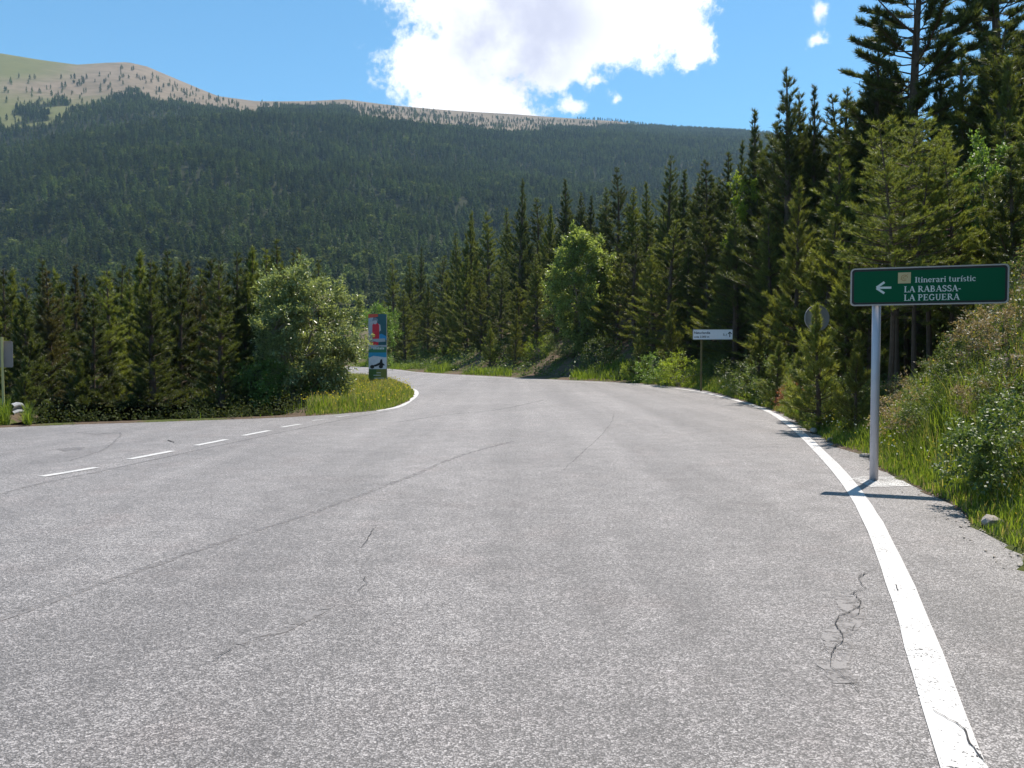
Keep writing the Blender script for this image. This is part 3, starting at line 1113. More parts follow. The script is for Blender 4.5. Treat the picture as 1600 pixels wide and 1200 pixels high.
# kinds of pine; (meshes, height)
FINE = dict(per=11, nl=0.135, nw=0.0165)
PINE = {
    'slim1': (conifer(101, 9, 1.45, 0.03, 0.60, 0.25, fill=2.0, pw=0.85, **FINE), 9),
    'slim2': (conifer(102, 9, 1.65, 0.03, 0.55, 0.26, fill=1.9, pw=0.8, **FINE), 9),
    'slim3': (conifer(103, 9, 1.35, 0.05, 0.70, 0.25, fill=2.0, pw=0.9, **FINE), 9),
    'slim4': (conifer(109, 9, 1.80, 0.06, 0.48, 0.27, fill=2.2, pw=0.78, dead=0.12, lean=0.3, **FINE), 9),
    'full1': (conifer(104, 7, 1.75, 0.03, 0.55, 0.25, fill=2.5, pw=0.9, **FINE), 7),
    'full2': (conifer(105, 7, 1.60, 0.03, 0.75, 0.24, fill=2.5, pw=0.85, **FINE), 7),
    'full3': (conifer(110, 7, 1.85, 0.02, 0.65, 0.25, fill=2.5, pw=0.9, lean=0.25, **FINE), 7),
    'young': (conifer(106, 3.2, 0.85, 0.03, 0.80, 0.19, per=12, nl=0.11, nw=0.014, fill=1.8, pw=0.85), 3.2),
    'bare': (conifer(107, 11, 1.9, 0.38, 0.35, 0.36, per=12, nl=0.14, nw=0.02, fill=1.5, dead=0.25, lean=0.45, pw=0.55, tr=0.0095), 11),
    'old': (conifer(108, 14, 2.7, 0.40, 0.42, 0.40, per=13, nl=0.19, nw=0.026, fill=2.8, dead=0.08, lean=0.5, pw=0.45), 14),
}


def pine(kind, x, y, h, leaf, label, group, rz=None, wide=1.0, bark='bark', name='pine_tree'):
    ms, h0 = PINE[kind]
    z = tz(x, y) - 0.05
    s = h / h0
    return plant(name, ms, (x, y, z), rng.uniform(0, 6.28) if rz is None else rz, s, M[bark], M[leaf], label, 'tree', group, sz=(wide, 1.0))


def pine_top(px, py, depth, kind, leaf, label, group, wide=1.0, bark='bark'):
    x, y, zt = dp(px, py, depth)
    h = max(2.0, zt - tz(x, y))
    # a tall tree keeps a believable girth
    return pine(kind, x, y, h, leaf, label, group, wide=wide * min(1.25, (PINE[kind][1] / h) ** 0.35), bark=bark)


# left stand, below the level of the side road: three rows
LEFT_TOP = [(-60, 420), (0, 418), (30, 430), (62, 404), (100, 420), (150, 432), (186, 413), (240, 402), (265, 390), (300, 420), (340, 410), (366, 394), (400, 390), (432, 380),
            (462, 388), (500, 405), (560, 440), (620, 480)]
ltx, lty = zip(*LEFT_TOP)
front = [-30, 8, 38, 75, 104, 140, 172, 205, 238, 275, 308, 345, 380, 412, 448]
for i, px in enumerate(front):
    d = 27 + 2.5 * math.sin(i * 2.1) + (5 if px > 370 else 0)
    py = np.interp(px, ltx, lty) + 18 + 22 * math.sin(i * 3.7 + 1)
    pine_top(px, py, d, ['full1', 'slim2', 'full2', 'slim1', 'full1'][i % 5], ['nmid', 'ndark', 'ndark', 'nbrown', 'ndark', 'ndark', 'nmid'][i % 7],
             'dark pine, %s from the left in the nearest row beyond the side road' % ORD[i], 'pines below the side road', 1.3)
second = [-20, 20, 62, 118, 150, 186, 222, 262, 290, 325, 366, 398, 436, 468]
for i, px in enumerate(second):
    d = 33 + 2 * math.cos(i * 1.7)
    py = np.interp(px, ltx, lty) - (4 if i % 3 else 12)
    pine_top(px, py, d, ['slim2', 'full2', 'slim1', 'slim3', 'full1'][i % 5], ['ndark', 'nmid', 'ndark', 'nbrown', 'ndark'][i % 5],
             'tall dark pine, %s from the left in the second row beyond the side road' % ORD[i], 'pines below the side road', 1.3)
third = [-5, 45, 90, 132, 168, 203, 245, 280, 310, 348, 384, 420, 455, 500]
for i, px in enumerate(third):
    d = 41 + 3 * math.cos(i * 2.7)
    py = np.interp(px, ltx, lty) + 4 + 8 * math.sin(i * 1.3)
    pine_top(px, py, d, ['slim1', 'slim2', 'full2', 'full1'][i % 4], ['ndark', 'ndark', 'nmid'][i % 3],
             'dark pine, %s from the left in the farthest row beyond the side road' % ORD[i], 'pines below the side road', 1.3)
# small trees in front of the left stand
x, y = gp(290, 640)
pine('young', x * 1.10, y * 1.10, 2.7, 'nlight', 'small light green young pine alone before the dark left stand', 'young roadside pines', wide=0.85)
for i, (px, d, h) in enumerate([(40, 22.5, 2.4), (130, 24.0, 2.6), (215, 24.5, 3.0), (345, 25.5, 2.6), (395, 26, 3.0)]):
    x, y, _ = dp(px, 600, d)
    pine('young', x, y, h, 'ndark', 'low dark young pine, %s from the left along the side road edge' % ORD[i], 'young pines by the side road', wide=1.3)

# right stand: trees whose tips make the skyline, from the far bend on the left to the right border
SKYLINE = [(615, 404, 112, 'slim2', 'nmid'), (640, 398, 108, 'slim1', 'ndark'), (657, 384, 112, 'slim3', 'ndark'), (690, 398, 104, 'slim2', 'nmid'), (712, 362, 98, 'slim1', 'nmid'),
           (737, 332, 92, 'full2', 'nmid'), (762, 330, 90, 'slim2', 'nmid'), (790, 322, 86, 'slim1', 'nmid'), (813, 280, 80, 'slim3', 'ndark'), (836, 310, 82, 'slim2', 'ndark'),
           (858, 322, 76, 'full2', 'nmid'), (884, 280, 74, 'slim3', 'ndark'), (906, 298, 76, 'slim1', 'ndark'), (924, 304, 72, 'slim3', 'ndark'), (945, 290, 68, 'slim1', 'ndark'),
           (962, 262, 66, 'slim2', 'ndark'), (990, 290, 64, 'slim1', 'nmid'), (1012, 284, 62, 'slim3', 'nmid'), (1045, 240, 58, 'slim2', 'ndark'), (1070, 264, 56, 'slim3', 'ndark'),
           (1090, 268, 54, 'slim1', 'nmid'), (1112, 248, 50, 'slim2', 'ndark'), (1136, 234, 48, 'slim1', 'ndark'), (1156, 220, 46, 'slim3', 'ndark'), (1176, 172, 43, 'slim3', 'ndark'),
           (1204, 186, 41, 'slim2', 'ndark'), (1231, 104, 36, 'slim2', 'ndark'), (1250, 142, 37, 'slim1', 'ndark'), (1272, 134, 36, 'slim3', 'ndark'), (1298, 150, 36, 'slim2', 'ndark'),
           (1322, 132, 34, 'slim1', 'ndark'), (1346, 106, 33, 'slim2', 'ndark'), (1366, 52, 32, 'slim1', 'ndark'), (1398, 92, 33, 'slim2', 'ndark'), (1468, 78, 33, 'slim3', 'ndark'),
           (1508, 66, 28, 'slim3', 'nmid'), (1548, 44, 29, 'slim1', 'ndark'), (1582, 22, 27, 'slim2', 'ndark'), (1612, -20, 28, 'slim1', 'ndark')]
for i, (px, py, d, k, lf) in enumerate(SKYLINE):
    k = 'slim4' if k == 'slim2' and i % 2 else k
    pine_top(px, py, d, k, lf, 'pine, %s from the left among the treetops along the right-hand skyline' % ORD[i], 'pines of the right-hand slope', 1.45 + 0.2 * math.sin(i * 2.4))
# two old pines with bare boles towering at the top right
x, y, _ = dp(1432, 300, 31)
pine('old', x, y, 17.5, 'ndark', 'tallest old pine with bare dark bole, cut by the top of the picture', 'old pines of the right-hand slope', 0.4, 1.0)
x, y, _ = dp(1556, 300, 34)
pine('old', x, y, 18.5, 'ndark', 'old pine with thin bare bole rising at the top right corner', 'old pines of the right-hand slope', 2.6, 0.9)

# roadside row along the outer side of the bend
ROW = [(600, 470, 118, 'full1', 'nmid'), (632, 452, 100, 'full1', 'ndark'), (668, 440, 97, 'full2', 'ndark'), (700, 425, 90, 'full1', 'nmid'), (728, 400, 82, 'full2', 'ndark'), (752, 430, 76, 'full1', 'nlight'),
       (782, 405, 74, 'slim2', 'ndark'), (812, 440, 70, 'full2', 'nlight'), (838, 395, 68, 'slim1', 'ndark'), (868, 400, 66, 'slim2', 'ndark'), (940, 380, 59, 'slim2', 'ndark'),
       (966, 395, 57, 'full2', 'nmid'), (992, 360, 54, 'slim2', 'ndark'), (1022, 385, 51, 'full2', 'nmid'), (1050, 340, 49, 'slim2', 'ndark'), (1078, 375, 48, 'slim1', 'ndark'),
       (1106, 330, 46, 'slim2', 'ndark'), (1132, 395, 43, 'full2', 'nmid'), (1150, 320, 40, 'slim1', 'ndark'), (1205, 330, 35, 'slim2', 'ndark'), (1245, 276, 29, 'full1', 'nlight'), (1292, 330, 27, 'full2', 'nmid'), (1328, 385, 21, 'full2', 'nmid'),
       (1392, 175, 25, 'full2', 'nmid'), (1440, 240, 26, 'slim2', 'nmid'), (1482, 190, 24, 'slim1', 'nmid'), (1525, 300, 22, 'full2', 'nmid'), (1575, 180, 21, 'slim2', 'ndark'), (1620, 120, 19, 'slim1', 'ndark')]
for i, (px, py, d, k, lf) in enumerate(ROW):
    wd_row = 0.95 if px == 1245 else 1.4 + 0.2 * math.sin(i * 1.9)
    k = {('slim2', 0): 'slim4', ('full2', 1): 'full3'}.get((k, i % 2), k)
    lf = 'nmid' if lf == 'ndark' and i % 3 else ('nlight' if lf == 'nmid' and i % 2 else lf)
    pine_top(px, py, d, k, lf, 'pine, %s from the left in the row nearest the outer road edge' % ORD[i], 'pines along the outer bend', wd_row)

# crowd behind: fills the slope up to the skyline, no tree taller than the skyline in front
sx = np.array([s_[0] for s_ in SKYLINE])
sy = np.array([s_[1] for s_ in SKYLINE])
placed = []
tries = 0
while len(placed) < 100 and tries < 1500:
    tries += 1
    px = rng.uniform(600, 1640) if len(placed) % 2 else rng.uniform(1180, 1640)
    dmin = np.interp(px, [600, 800, 1000, 1150, 1300, 1640], [108, 80, 58, 44, 30, 24])
    d = dmin * rng.uniform(1.02, 1.5)
    x, y, _ = dp(px, 500, d)
    if any((x - a) ** 2 + (y - b) ** 2 < 2.2 ** 2 for a, b in placed):
        continue
    z = tz(x, y)
    _, _, zmax = dp(px, np.interp(px, sx, sy) + rng.uniform(25, 70), d)
    h = min(zmax - z, rng.uniform(8, 12))
    if h < 3.5:
        continue
    placed.append((x, y))
    pine(['slim1', 'slim2', 'slim4', 'full2', 'full3', 'slim3'][len(placed) % 6], x, y, h, ['ndark', 'nmid', 'ndark', 'nmid', 'nmid'][len(placed) % 5],
         'dark pine crowded behind the others on the wooded slope right of the road', 'pines crowded on the right-hand slope', wide=1.4)
# slender boles seen behind the green sign
for i, (px, d, h) in enumerate([(1388, 16.5, 6.4), (1404, 18.0, 6.8), (1432, 17.5, 6.2), (1452, 19.0, 7.2), (1478, 18.0, 6.4), (1420, 21.0, 7.6)]):
    x, y, _ = dp(px, 600, d)
    pine('bare', x, y, h, 'nmid', 'slender pine with bare lower bole, %s from the left behind the sign post' % ORD[sorted([1388, 1404, 1432, 1452, 1478, 1420]).index(px)],
         'bare-stemmed pines behind the green sign', wide=1.1, bark='bark')

# dense dark pines filling the wood behind those boles
for i, (px, py, d, k) in enumerate([(1362, 330, 20.5, 'full2'), (1400, 300, 23.5, 'full3'), (1440, 290, 22.5, 'full1'), (1476, 270, 23.5, 'full2'), (1512, 250, 20.0, 'full3'), (1556, 270, 18.0, 'full2'), (1598, 230, 16.5, 'full3')]):
    pine_top(px, py, d, k, 'nmid' if i % 2 else 'ndark', 'bushy pine, %s from the left just behind the slender boles at the sign' % ORD[i], 'bushy pines behind the green sign', 1.25)

# young pines on the verge
YOUNG = [(1282, 470, 16.5, 'nlight', 'bushy young pine hiding the round grey sign', 1.2), (1340, 545, 14.5, 'nlight', 'small young pine just left of the sign post', 0.9),
         (1146, 420, 41, 'nlight', 'light green young pine behind the white direction sign', 0.95), (1050, 470, 42, 'nlight', 'light green young pine left of the white direction sign', 1.0),
         (1215, 545, 24, 'nmid', 'low young pine at the verge before the dark trees', 1.3), (1185, 500, 27, 'nmid', 'young pine between white sign and round grey sign', 1.1),
         (805, 490, 64, 'nlight', 'yellow-green young pine left of the round poplar', 1.2), (765, 500, 68, 'nmid', 'grey-green young pine at the outer edge of the far bend', 1.2),
         (1000, 520, 46, 'nmid', 'low young pine at the road edge left of the white sign', 1.1), (700, 500, 84, 'nmid', 'young pine by the road at the far end of the bend', 1.2),
         (1255, 560, 19, 'nmid', 'low bushy pine behind the dead red branch', 1.2)]
for px, py, d, lf, lb, wd in YOUNG:
    pine_top(px, py, d, 'young', lf, lb, 'young pines on the outer verge', wd)

# broadleaf trees and shrubs
bush_m = broadleaf(201, 4.75, 3.55, 0.03, 7, 170, 46000, 0.105, 0.056, 1.0, 0.06, 0.40)
x, y = gp(480, 641)
x, y = x * 1.13, y * 1.13
plant('willow_bush', bush_m, (x, y, tz(x, y) - 0.1), 0.6, 1.0, M['bark_pale'], M['leaf_pale'], 'big rounded pale green bush beside the grassy nose of the junction', 'bush', names=('stems', 'crown'))
low_m = broadleaf(202, 2.6, 2.6, 0.03, 5, 50, 9000, 0.085, 0.042, 1.0, 0.03)
for px, d, s, lf, lb in [(425, 25.2, 1.15, 'leaf', 'fresh green leafy shrub at the left foot of the big bush'),                          (588, 66, 2.4, 'leaf', 'light green bush behind the advertising pillar on the inner bend')]:
    x, y, _ = dp(px, 600, d)
    plant('leafy_shrub', low_m, (x, y, tz(x, y) - 0.1), d, s, M['bark_pale'], M[lf], lb, 'shrub', names=('stems', 'crown'), sz=(0.55 if s > 2 else 1.0, 1.0))
pop_m = broadleaf(203, 9.0, 5.2, 0.0, 4, 170, 36000, 0.19, 0.12, 0.45, 0.09, 0.42)
x, y, zt = dp(908, 350, 59)
plant('poplar_tree', pop_m, (x, y, tz(x, y) - 0.1), 0.2, (zt - tz(x, y)) / 9.0, M['bark_pale'], M['leaf_poplar'], 'round light green broadleaf tree among the dark pines at the bend', 'tree', sz=(0.92, 1.0))
birch_m = broadleaf(204, 8.0, 2.6, 0.2, 2, 60, 11000, 0.10, 0.07, 0.5, 0.06, 0.42)
x, y, zt = dp(1174, 238, 42)
plant('birch_tree', birch_m, (x, y, tz(x, y) - 0.1), 1.2, (zt - tz(x, y)) / 8.0, M['bark_pale'], M['leaf_yellow'], 'slim yellow-green birch between dark pines on the slope', 'tree', sz=(0.8, 1))
x, y, zt = dp(1542, 168, 20)
plant('birch_tree', birch_m, (x, y, tz(x, y) - 0.1), 2.2, (zt - tz(x, y)) / 8.0, M['bark_pale'], M['leaf'], 'bright green birch above the right end of the green sign', 'tree', sz=(0.75, 1))

# shrubs of the bank
gloss_m = broadleaf(205, 1.05, 1.3, 0.02, 7, 60, 7000, 0.050, 0.030, 1.0, 0.012, 0.55)
scrub_m = [broadleaf(206 + k, 0.9, 1.3, 0.0, 7, 36, 4200, 0.055, 0.024, 1.0, 0.010, 0.6) for k in range(3)]
x, y, _ = dp(1592, 700, 8.2)
plant('glossy_shrub', gloss_m, (x, y, tz(x, y) - 0.08), 0.5, 0.98, M['bark_pale'], M['leaf_gloss'], 'shiny-leaved round shrub at the right border below the sign', 'shrub', names=('stems', 'crown'))
x, y, _ = dp(1245, 640, 22.0)
plant('dead_shrub', scrub_m[0], (x, y, tz(x, y) - 0.02), 1.0, 0.85, M['wood'], M['leaf_dead'], 'rust-red dead pine branch lying at the road edge', 'branch', names=('stems', 'crown'))
BANK = [(1420, 640, 12.5, 'leaf_dry', 'dry brownish shrub right behind the sign post', 0.8), (1398, 590, 14.5, 'leaf_scrub', 'dark scrub bush at the foot of the slender pines', 1.1),
        (1465, 615, 11.5, 'leaf_scrub', 'green scrub bush on the bank below the sign middle', 0.75), (1505, 560, 11.8, 'leaf_scrub', 'scrub bush on the bank below the right half of the sign', 0.8),
        (1560, 500, 11.5, 'leaf_dry', 'dry scrub bush high on the bank under the sign end', 0.75), (1590, 560, 9.6, 'leaf_scrub', 'scrub bush on the bank above the shiny-leaved shrub', 0.7),
        (1545, 590, 10.2, 'leaf_dry', 'withered brown shrub above the shiny-leaved shrub', 0.55), (1310, 625, 16.8, 'leaf_scrub', 'grey-green scrub bush left of the sign post', 1.0),
        (1285, 640, 18.0, 'leaf_scrub', 'scrub bush right of the dead red branch', 0.9), (1210, 605, 25.5, 'leaf_scrub', 'dark rounded bush at the verge left of the dead branch', 1.5),
        (1165, 590, 30, 'leaf_scrub', 'scrub bush right of the white direction sign', 1.5), (1132, 590, 38.5, 'leaf_scrub', 'scrub bush right behind the white sign post', 1.4),
        (1062, 580, 40, 'leaf_yellow', 'yellow-green bush left of the white sign post', 1.7), (1030, 575, 43.5, 'leaf', 'green bush on the bank farther left of the white sign', 1.8),
        (1000, 580, 46, 'leaf_yellow', 'yellow-green bush at the end of the sunlit verge', 1.5), (940, 570, 54, 'leaf_scrub', 'dark bush under the round poplar on its right', 2.2),
        (880, 570, 60, 'leaf_scrub', 'dark bush under the round poplar on its left', 2.2), (840, 570, 64, 'leaf_yellow', 'sunlit yellow-green bush left of the poplar foot', 1.8),
        (790, 565, 69, 'leaf_scrub', 'scrub bush on the outer verge of the far bend', 2.2), (705, 568, 84, 'leaf_yellow', 'sunlit bush at the far outer verge', 1.8),
        (665, 562, 95, 'leaf_scrub', 'small bush at the far end of the outer verge', 2.0), (632, 560, 104, 'leaf_yellow', 'yellow-green bush right of the advertising pillar far behind', 2.2),
        (1350, 560, 17.0, 'leaf_scrub', 'tall scrub bush directly left of the sign post', 1.2), (1445, 575, 14.2, 'leaf_dry', 'dry scrub among the slender pine boles', 0.9)]
for i, (px, py, d, lf, lb, s) in enumerate(BANK):
    x, y, _ = dp(px, py, d)
    plant('scrub_bush', scrub_m[i % 3], (x, y, tz(x, y) - 0.06), i * 1.3, s, M['bark_pale'], M[lf], lb, 'bush', 'bushes of the outer verge and bank', names=('stems', 'crown'))


# ------------------------------------------------------------------ grass
def blades(x, y, z, h, wd, r, lean=0.5, seg=2):
    n = len(x)
    a = r.uniform(0, 6.283, n)
    bd = np.stack([np.cos(a), np.sin(a), np.zeros(n)], 1)
    sd = np.stack([-np.sin(a), np.cos(a), np.zeros(n)], 1)
    ln = (lean * r.uniform(0.1, 1.3, n) * h)[:, None]
    b = np.stack([x, y, z - 0.02], 1)
    up_ = np.array([0, 0, 1.0])
    w_ = (wd * r.uniform(0.6, 1.3, n) / 2)[:, None]
    m = b + up_ * (h * 0.6)[:, None] + bd * ln * 0.35
    tp = b + up_ * h[:, None] + bd * ln
    V = np.stack([b - sd * w_, b + sd * w_, m + sd * w_ * 0.8, m - sd * w_ * 0.8, tp], 1).reshape(-1, 3)
    k = np.arange(n) * 5
    F = np.vstack([np.stack([k, k + 1, k + 2], 1), np.stack([k, k + 2, k + 3], 1), np.stack([k + 3, k + 2, k + 4], 1)])
    return V, F


def scatter(n, x0, x1, y0, y1, smin, smax, side, r):
    """random points off the road within a distance band from its edge"""
    x = r.uniform(x0, x1, n)
    y = r.uniform(y0, y1, n)
    z, s, outer, ins = terrain(x, y)
    k = (~ins) & (s > smin) & (s < smax) & (outer if side else ~outer)
    return x[k], y[k], z[k], s[k]


def grass_object(name, sets, mat, label):
    Vs, Fs, o = [], [], 0
    for V, F in sets:
        Vs.append(V)
        Fs.append(F + o)
        o += len(V)
    ob = link_obj(name, new_mesh(name, np.vstack(Vs), np.vstack(Fs)), mat)
    tag(ob, label, 'grass', kind='stuff')
    return ob


r = np.random.default_rng(77)
sets, dry = [], []
# near verge and bank beside the sign
x, y, z, s = scatter(270000, 2.6, 11, -1.0, 16, 0.02, 5.5, True, r)
pt = wob(x, y, 1.6, 41) + 0.5 * wob(x, y, 4.0, 42)
k = r.uniform(0, 1, len(x)) < np.where(s < 1.05, 1.0, np.clip(0.16 + 0.36 * pt, 0.01, 0.6))
x, y, z, s, pt = x[k], y[k], z[k], s[k], pt[k]
h = (0.08 + 0.34 * sstep(0.0, 0.7, s) * (1 - 0.62 * sstep(0.9, 1.7, s))) * r.uniform(0.45, 1.25, len(x)) * (1 + 0.25 * pt)
dm = r.uniform(0, 1, len(x)) < np.where(s > 1.3, 0.45, 0.13)
sets.append(blades(x[~dm], y[~dm], z[~dm], np.maximum(h[~dm], 0.05), 0.011, r))
dry.append(blades(x[dm], y[dm], z[dm], np.maximum(h[dm], 0.05) * 1.1, 0.009, r, 0.45))
# verge further along
x, y, z, s = scatter(260000, 4, 14, 16, 46, 0.02, 5.0, True, r)
h = (0.10 + 0.38 * sstep(0.0, 0.8, s)) * r.uniform(0.45, 1.25, len(x))
dm = r.uniform(0, 1, len(x)) < 0.12
sets.append(blades(x[~dm], y[~dm], z[~dm], h[~dm], 0.018, r))
dry.append(blades(x[dm], y[dm], z[dm], h[dm] * 1.1, 0.014, r, 0.45))
# outer verge of the far bend
x, y, z, s = scatter(160000, -24, 10, 45, 112, 0.02, 3.2, True, r)
k = (wob(x, y, 0.35, 44) > -0.15)
x, y, z, s = x[k], y[k], z[k], s[k]
h = (0.15 + 0.40 * sstep(0, 0.8, s)) * r.uniform(0.5, 1.25, len(x))
sets.append(blades(x, y, z, h, 0.04, r))
# the grassy nose of the junction
x, y, z, s = scatter(190000, -12, -3.2, 20, 52, 0.0, 4.2, False, r)
k = (x > -0.262 * y + 0.4 * wob(x, y, 1.0, 47)) | (r.uniform(0, 1, len(x)) < 0.02)
x, y, z, s = x[k], y[k], z[k], s[k]
h = (0.09 + 0.20 * sstep(0.0, 0.9, s)) * r.uniform(0.45, 1.3, len(x))
dm = r.uniform(0, 1, len(x)) < 0.16
sets.append(blades(x[~dm], y[~dm], z[~dm], h[~dm], 0.020, r))
dry.append(blades(x[dm], y[dm], z[dm], h[dm] * 1.35, 0.014, r, 0.3))
# tufts at the left border
x, y, z, s = scatter(60000, -15, -10.9, 15.5, 22, 0.0, 2.2, False, r)
k = (wob(x, y, 1.2, 46) > -0.3) & (x < -0.605 * y) & ((x < -0.633 * y) | (x > -0.613 * y))
x, y, z, s = x[k], y[k], z[k], s[k]
h = (0.10 + 0.24 * sstep(0, 0.5, s)) * r.uniform(0.5, 1.3, len(x))
sets.append(blades(x, y, z, h, 0.016, r))
grass_object('grass', sets, M['grass'], 'bright green grass of the road verges and the junction nose')
grass_object('dry_grass', dry, M['grass_dry'], 'thin straw-coloured stalks among the green grass')


def leaf_litter(name, x, y, z, rad, per, ll, mat, label):
    """low leafy ground cover: clumps of small leaves hugging the slope"""
    n = len(x) * per
    c = np.repeat(np.stack([x, y, z], 1), per, 0)
    rr = np.repeat(rad, per)
    o_ = r.normal(0, 0.45, (n, 3)) * rr[:, None]
    o_[:, 2] = np.abs(o_[:, 2]) * 1.3 + 0.02
    p_ = c + o_
    d = unit(r.normal(0, 1, (n, 3)) + [0, 0, 0.5])
    sd = unit(np.cross(d, r.normal(0, 1, (n, 3))))
    l_ = (ll * r.uniform(0.6, 1.4, n))[:, None]
    V = np.stack([p_, p_ + d * l_ * 0.5 + sd * l_ * 0.24, p_ + d * l_, p_ + d * l_ * 0.5 - sd * l_ * 0.24], 1).reshape(-1, 3)
    ob = link_obj(name, new_mesh(name, V, np.arange(len(V)).reshape(-1, 4)), mat)
    tag(ob, label, 'undergrowth', kind='stuff')


def cover(n, *a):
    x, y, z, s = scatter(n, *a, r)
    return x, y, z


def cat3(*q):
    return [np.concatenate(v) for v in zip(*q)]


x, y, z = cover(4600, 3.0, 12, 0, 17, 0.8, 7, True)
leaf_litter('green_undergrowth', x, y, z, r.uniform(0.10, 0.32, len(x)), 34, 0.055, M['leaf_scrub'], 'low green leafy undergrowth on the grassy bank by the sign')
x, y, z = cover(4400, 3.0, 12, 0, 17, 1.1, 7, True)
k = wob(x, y, 1.3, 61) > -0.1
x, y, z = x[k], y[k], z[k]
leaf_litter('dry_undergrowth', x, y, z, r.uniform(0.08, 0.26, len(x)), 30, 0.05, M['leaf_dry'], 'dry brown twigs and leaves on the grassy bank by the sign')
x, y, z = cover(3600, 4, 16, 17, 50, 0.8, 8, True)
leaf_litter('verge_undergrowth', x, y, z, r.uniform(0.2, 0.5, len(x)), 30, 0.10, M['leaf_scrub'], 'low leafy undergrowth along the outer verge of the bend')
x, y, z = cover(2600, -26, 10, 48, 115, 0.6, 6, True)
leaf_litter('far_undergrowth', x, y, z, r.uniform(0.3, 0.8, len(x)), 26, 0.18, M['leaf_scrub'], 'undergrowth at the foot of the pines round the far bend')
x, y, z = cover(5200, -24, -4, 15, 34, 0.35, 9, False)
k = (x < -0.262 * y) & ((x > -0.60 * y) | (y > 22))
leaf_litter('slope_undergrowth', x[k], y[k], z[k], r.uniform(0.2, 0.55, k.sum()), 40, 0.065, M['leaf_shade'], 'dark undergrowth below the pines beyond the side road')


def petals(name, specs, mat, label):
    Vs, o, Fs = [], 0, []
    for (x, y, z, sz_) in specs:
        n = len(x)
        c = np.stack([x, y, z], 1)
        for k in range(2):
            d1 = unit(r.normal(0, 1, (n, 3)))
            d2 = unit(np.cross(d1, r.normal(0, 1, (n, 3))))
            V = np.stack([c + d1 * sz_, c + d2 * sz_, c - d1 * sz_, c - d2 * sz_], 1).reshape(-1, 3)
            b0 = np.arange(n) * 4
            Fs.append(np.stack([b0, b0 + 1, b0 + 2, b0 + 3], 1) + o)
            Vs.append(V)
            o += len(V)
    ob = link_obj(name, new_mesh(name, np.vstack(Vs), np.vstack(Fs)), mat)
    tag(ob, label, 'flowers', kind='stuff')


def fl(n, *a):
    x, y, z, s = scatter(n, *a, r)
    return x, y, z + r.uniform(0.18, 0.42, len(x))


petals('white_flowers', [fl(700, 4, 10, 6, 16, 0.1, 2.5, True) + (0.013,), fl(700, 5, 11, 16, 34, 0.1, 2.5, True) + (0.022,)], M['fl_white'],
       'tiny white flowers scattered through the verge grass')
petals('yellow_flowers', [fl(900, 4, 10, 6, 16, 0.1, 3.5, True) + (0.013,), fl(700, 5, 11, 16, 40, 0.1, 2.5, True) + (0.022,),
                          fl(900, -8, -3.4, 22, 44, 0.1, 3, False) + (0.024,)], M['fl_yellow'], 'tiny yellow flowers scattered through the verge grass')


# ------------------------------------------------------------------ stones
def gravel(n, y0, y1, band, size, label):
    """loose grit washed onto the asphalt edge"""
    k = r.integers(0, len(edge_j) - 1, n * 3)
    k = k[(edge_j[k, 1] > y0) & (edge_j[k, 1] < y1)][:n]
    m_ = len(k)
    p_ = edge_j[k] + (edge_j[k + 1] - edge_j[k]) * r.uniform(0, 1, (m_, 1))
    nr = edge_j[k + 1] - edge_j[k]
    nr = unit(np.stack([-nr[:, 1], nr[:, 0]], 1))
    p_ = p_ + nr * (r.exponential(band, m_) - 0.08)[:, None]
    sz_ = size * r.uniform(0.4, 1.3, m_) ** 1.5
    base_v = np.array([(1, 0, 0), (-0.5, 0.87, 0), (-0.5, -0.87, 0), (0.1, 0.1, 0.8), (0.2, 0, -0.3)])
    fc = np.array([(0, 1, 3), (1, 2, 3), (2, 0, 3), (1, 0, 4), (2, 1, 4), (0, 2, 4)])
    a_r = r.uniform(0, 6.28, m_)
    V = np.empty((m_, 5, 3))
    jit = 1 + r.normal(0, 0.2, (m_, 5, 3))
    b_ = base_v[None] * jit
    V[:, :, 0] = (b_[:, :, 0] * np.cos(a_r)[:, None] - b_[:, :, 1] * np.sin(a_r)[:, None]) * sz_[:, None] + p_[:, :1]
    V[:, :, 1] = (b_[:, :, 0] * np.sin(a_r)[:, None] + b_[:, :, 1] * np.cos(a_r)[:, None]) * sz_[:, None] + p_[:, 1:2]
    V[:, :, 2] = b_[:, :, 2] * sz_[:, None] + 0.006
    F = (fc[None] + (np.arange(m_) * 5)[:, None, None]).reshape(-1, 3)
    ob = link_obj('gravel', new_mesh('gravel', V.reshape(-1, 3), F), M['rock'])
    tag(ob, label, 'gravel', kind='stuff')


gravel(2600, 4, 34, 0.10, 0.013, 'loose grit along the right edge of the asphalt')


def rock_mesh(seed, sq=(1, 0.7, 0.5)):
    rr = random.Random(seed)
    bm = bmesh.new()
    bmesh.ops.create_icosphere(bm, subdivisions=2, radius=0.5)
    for v in bm.verts:
        k = 1 + 0.28 * math.sin(v.co.x * 5 + seed) * math.cos(v.co.y * 4.3 + seed * 2) + rr.uniform(-0.10, 0.10)
        v.co = Vector((v.co.x * k * sq[0], v.co.y * k * sq[1], v.co.z * k * sq[2]))
    me = bpy.data.meshes.new('rock')
    bm.to_mesh(me)
    bm.free()
    me.materials.append(M['rock'])
    return me


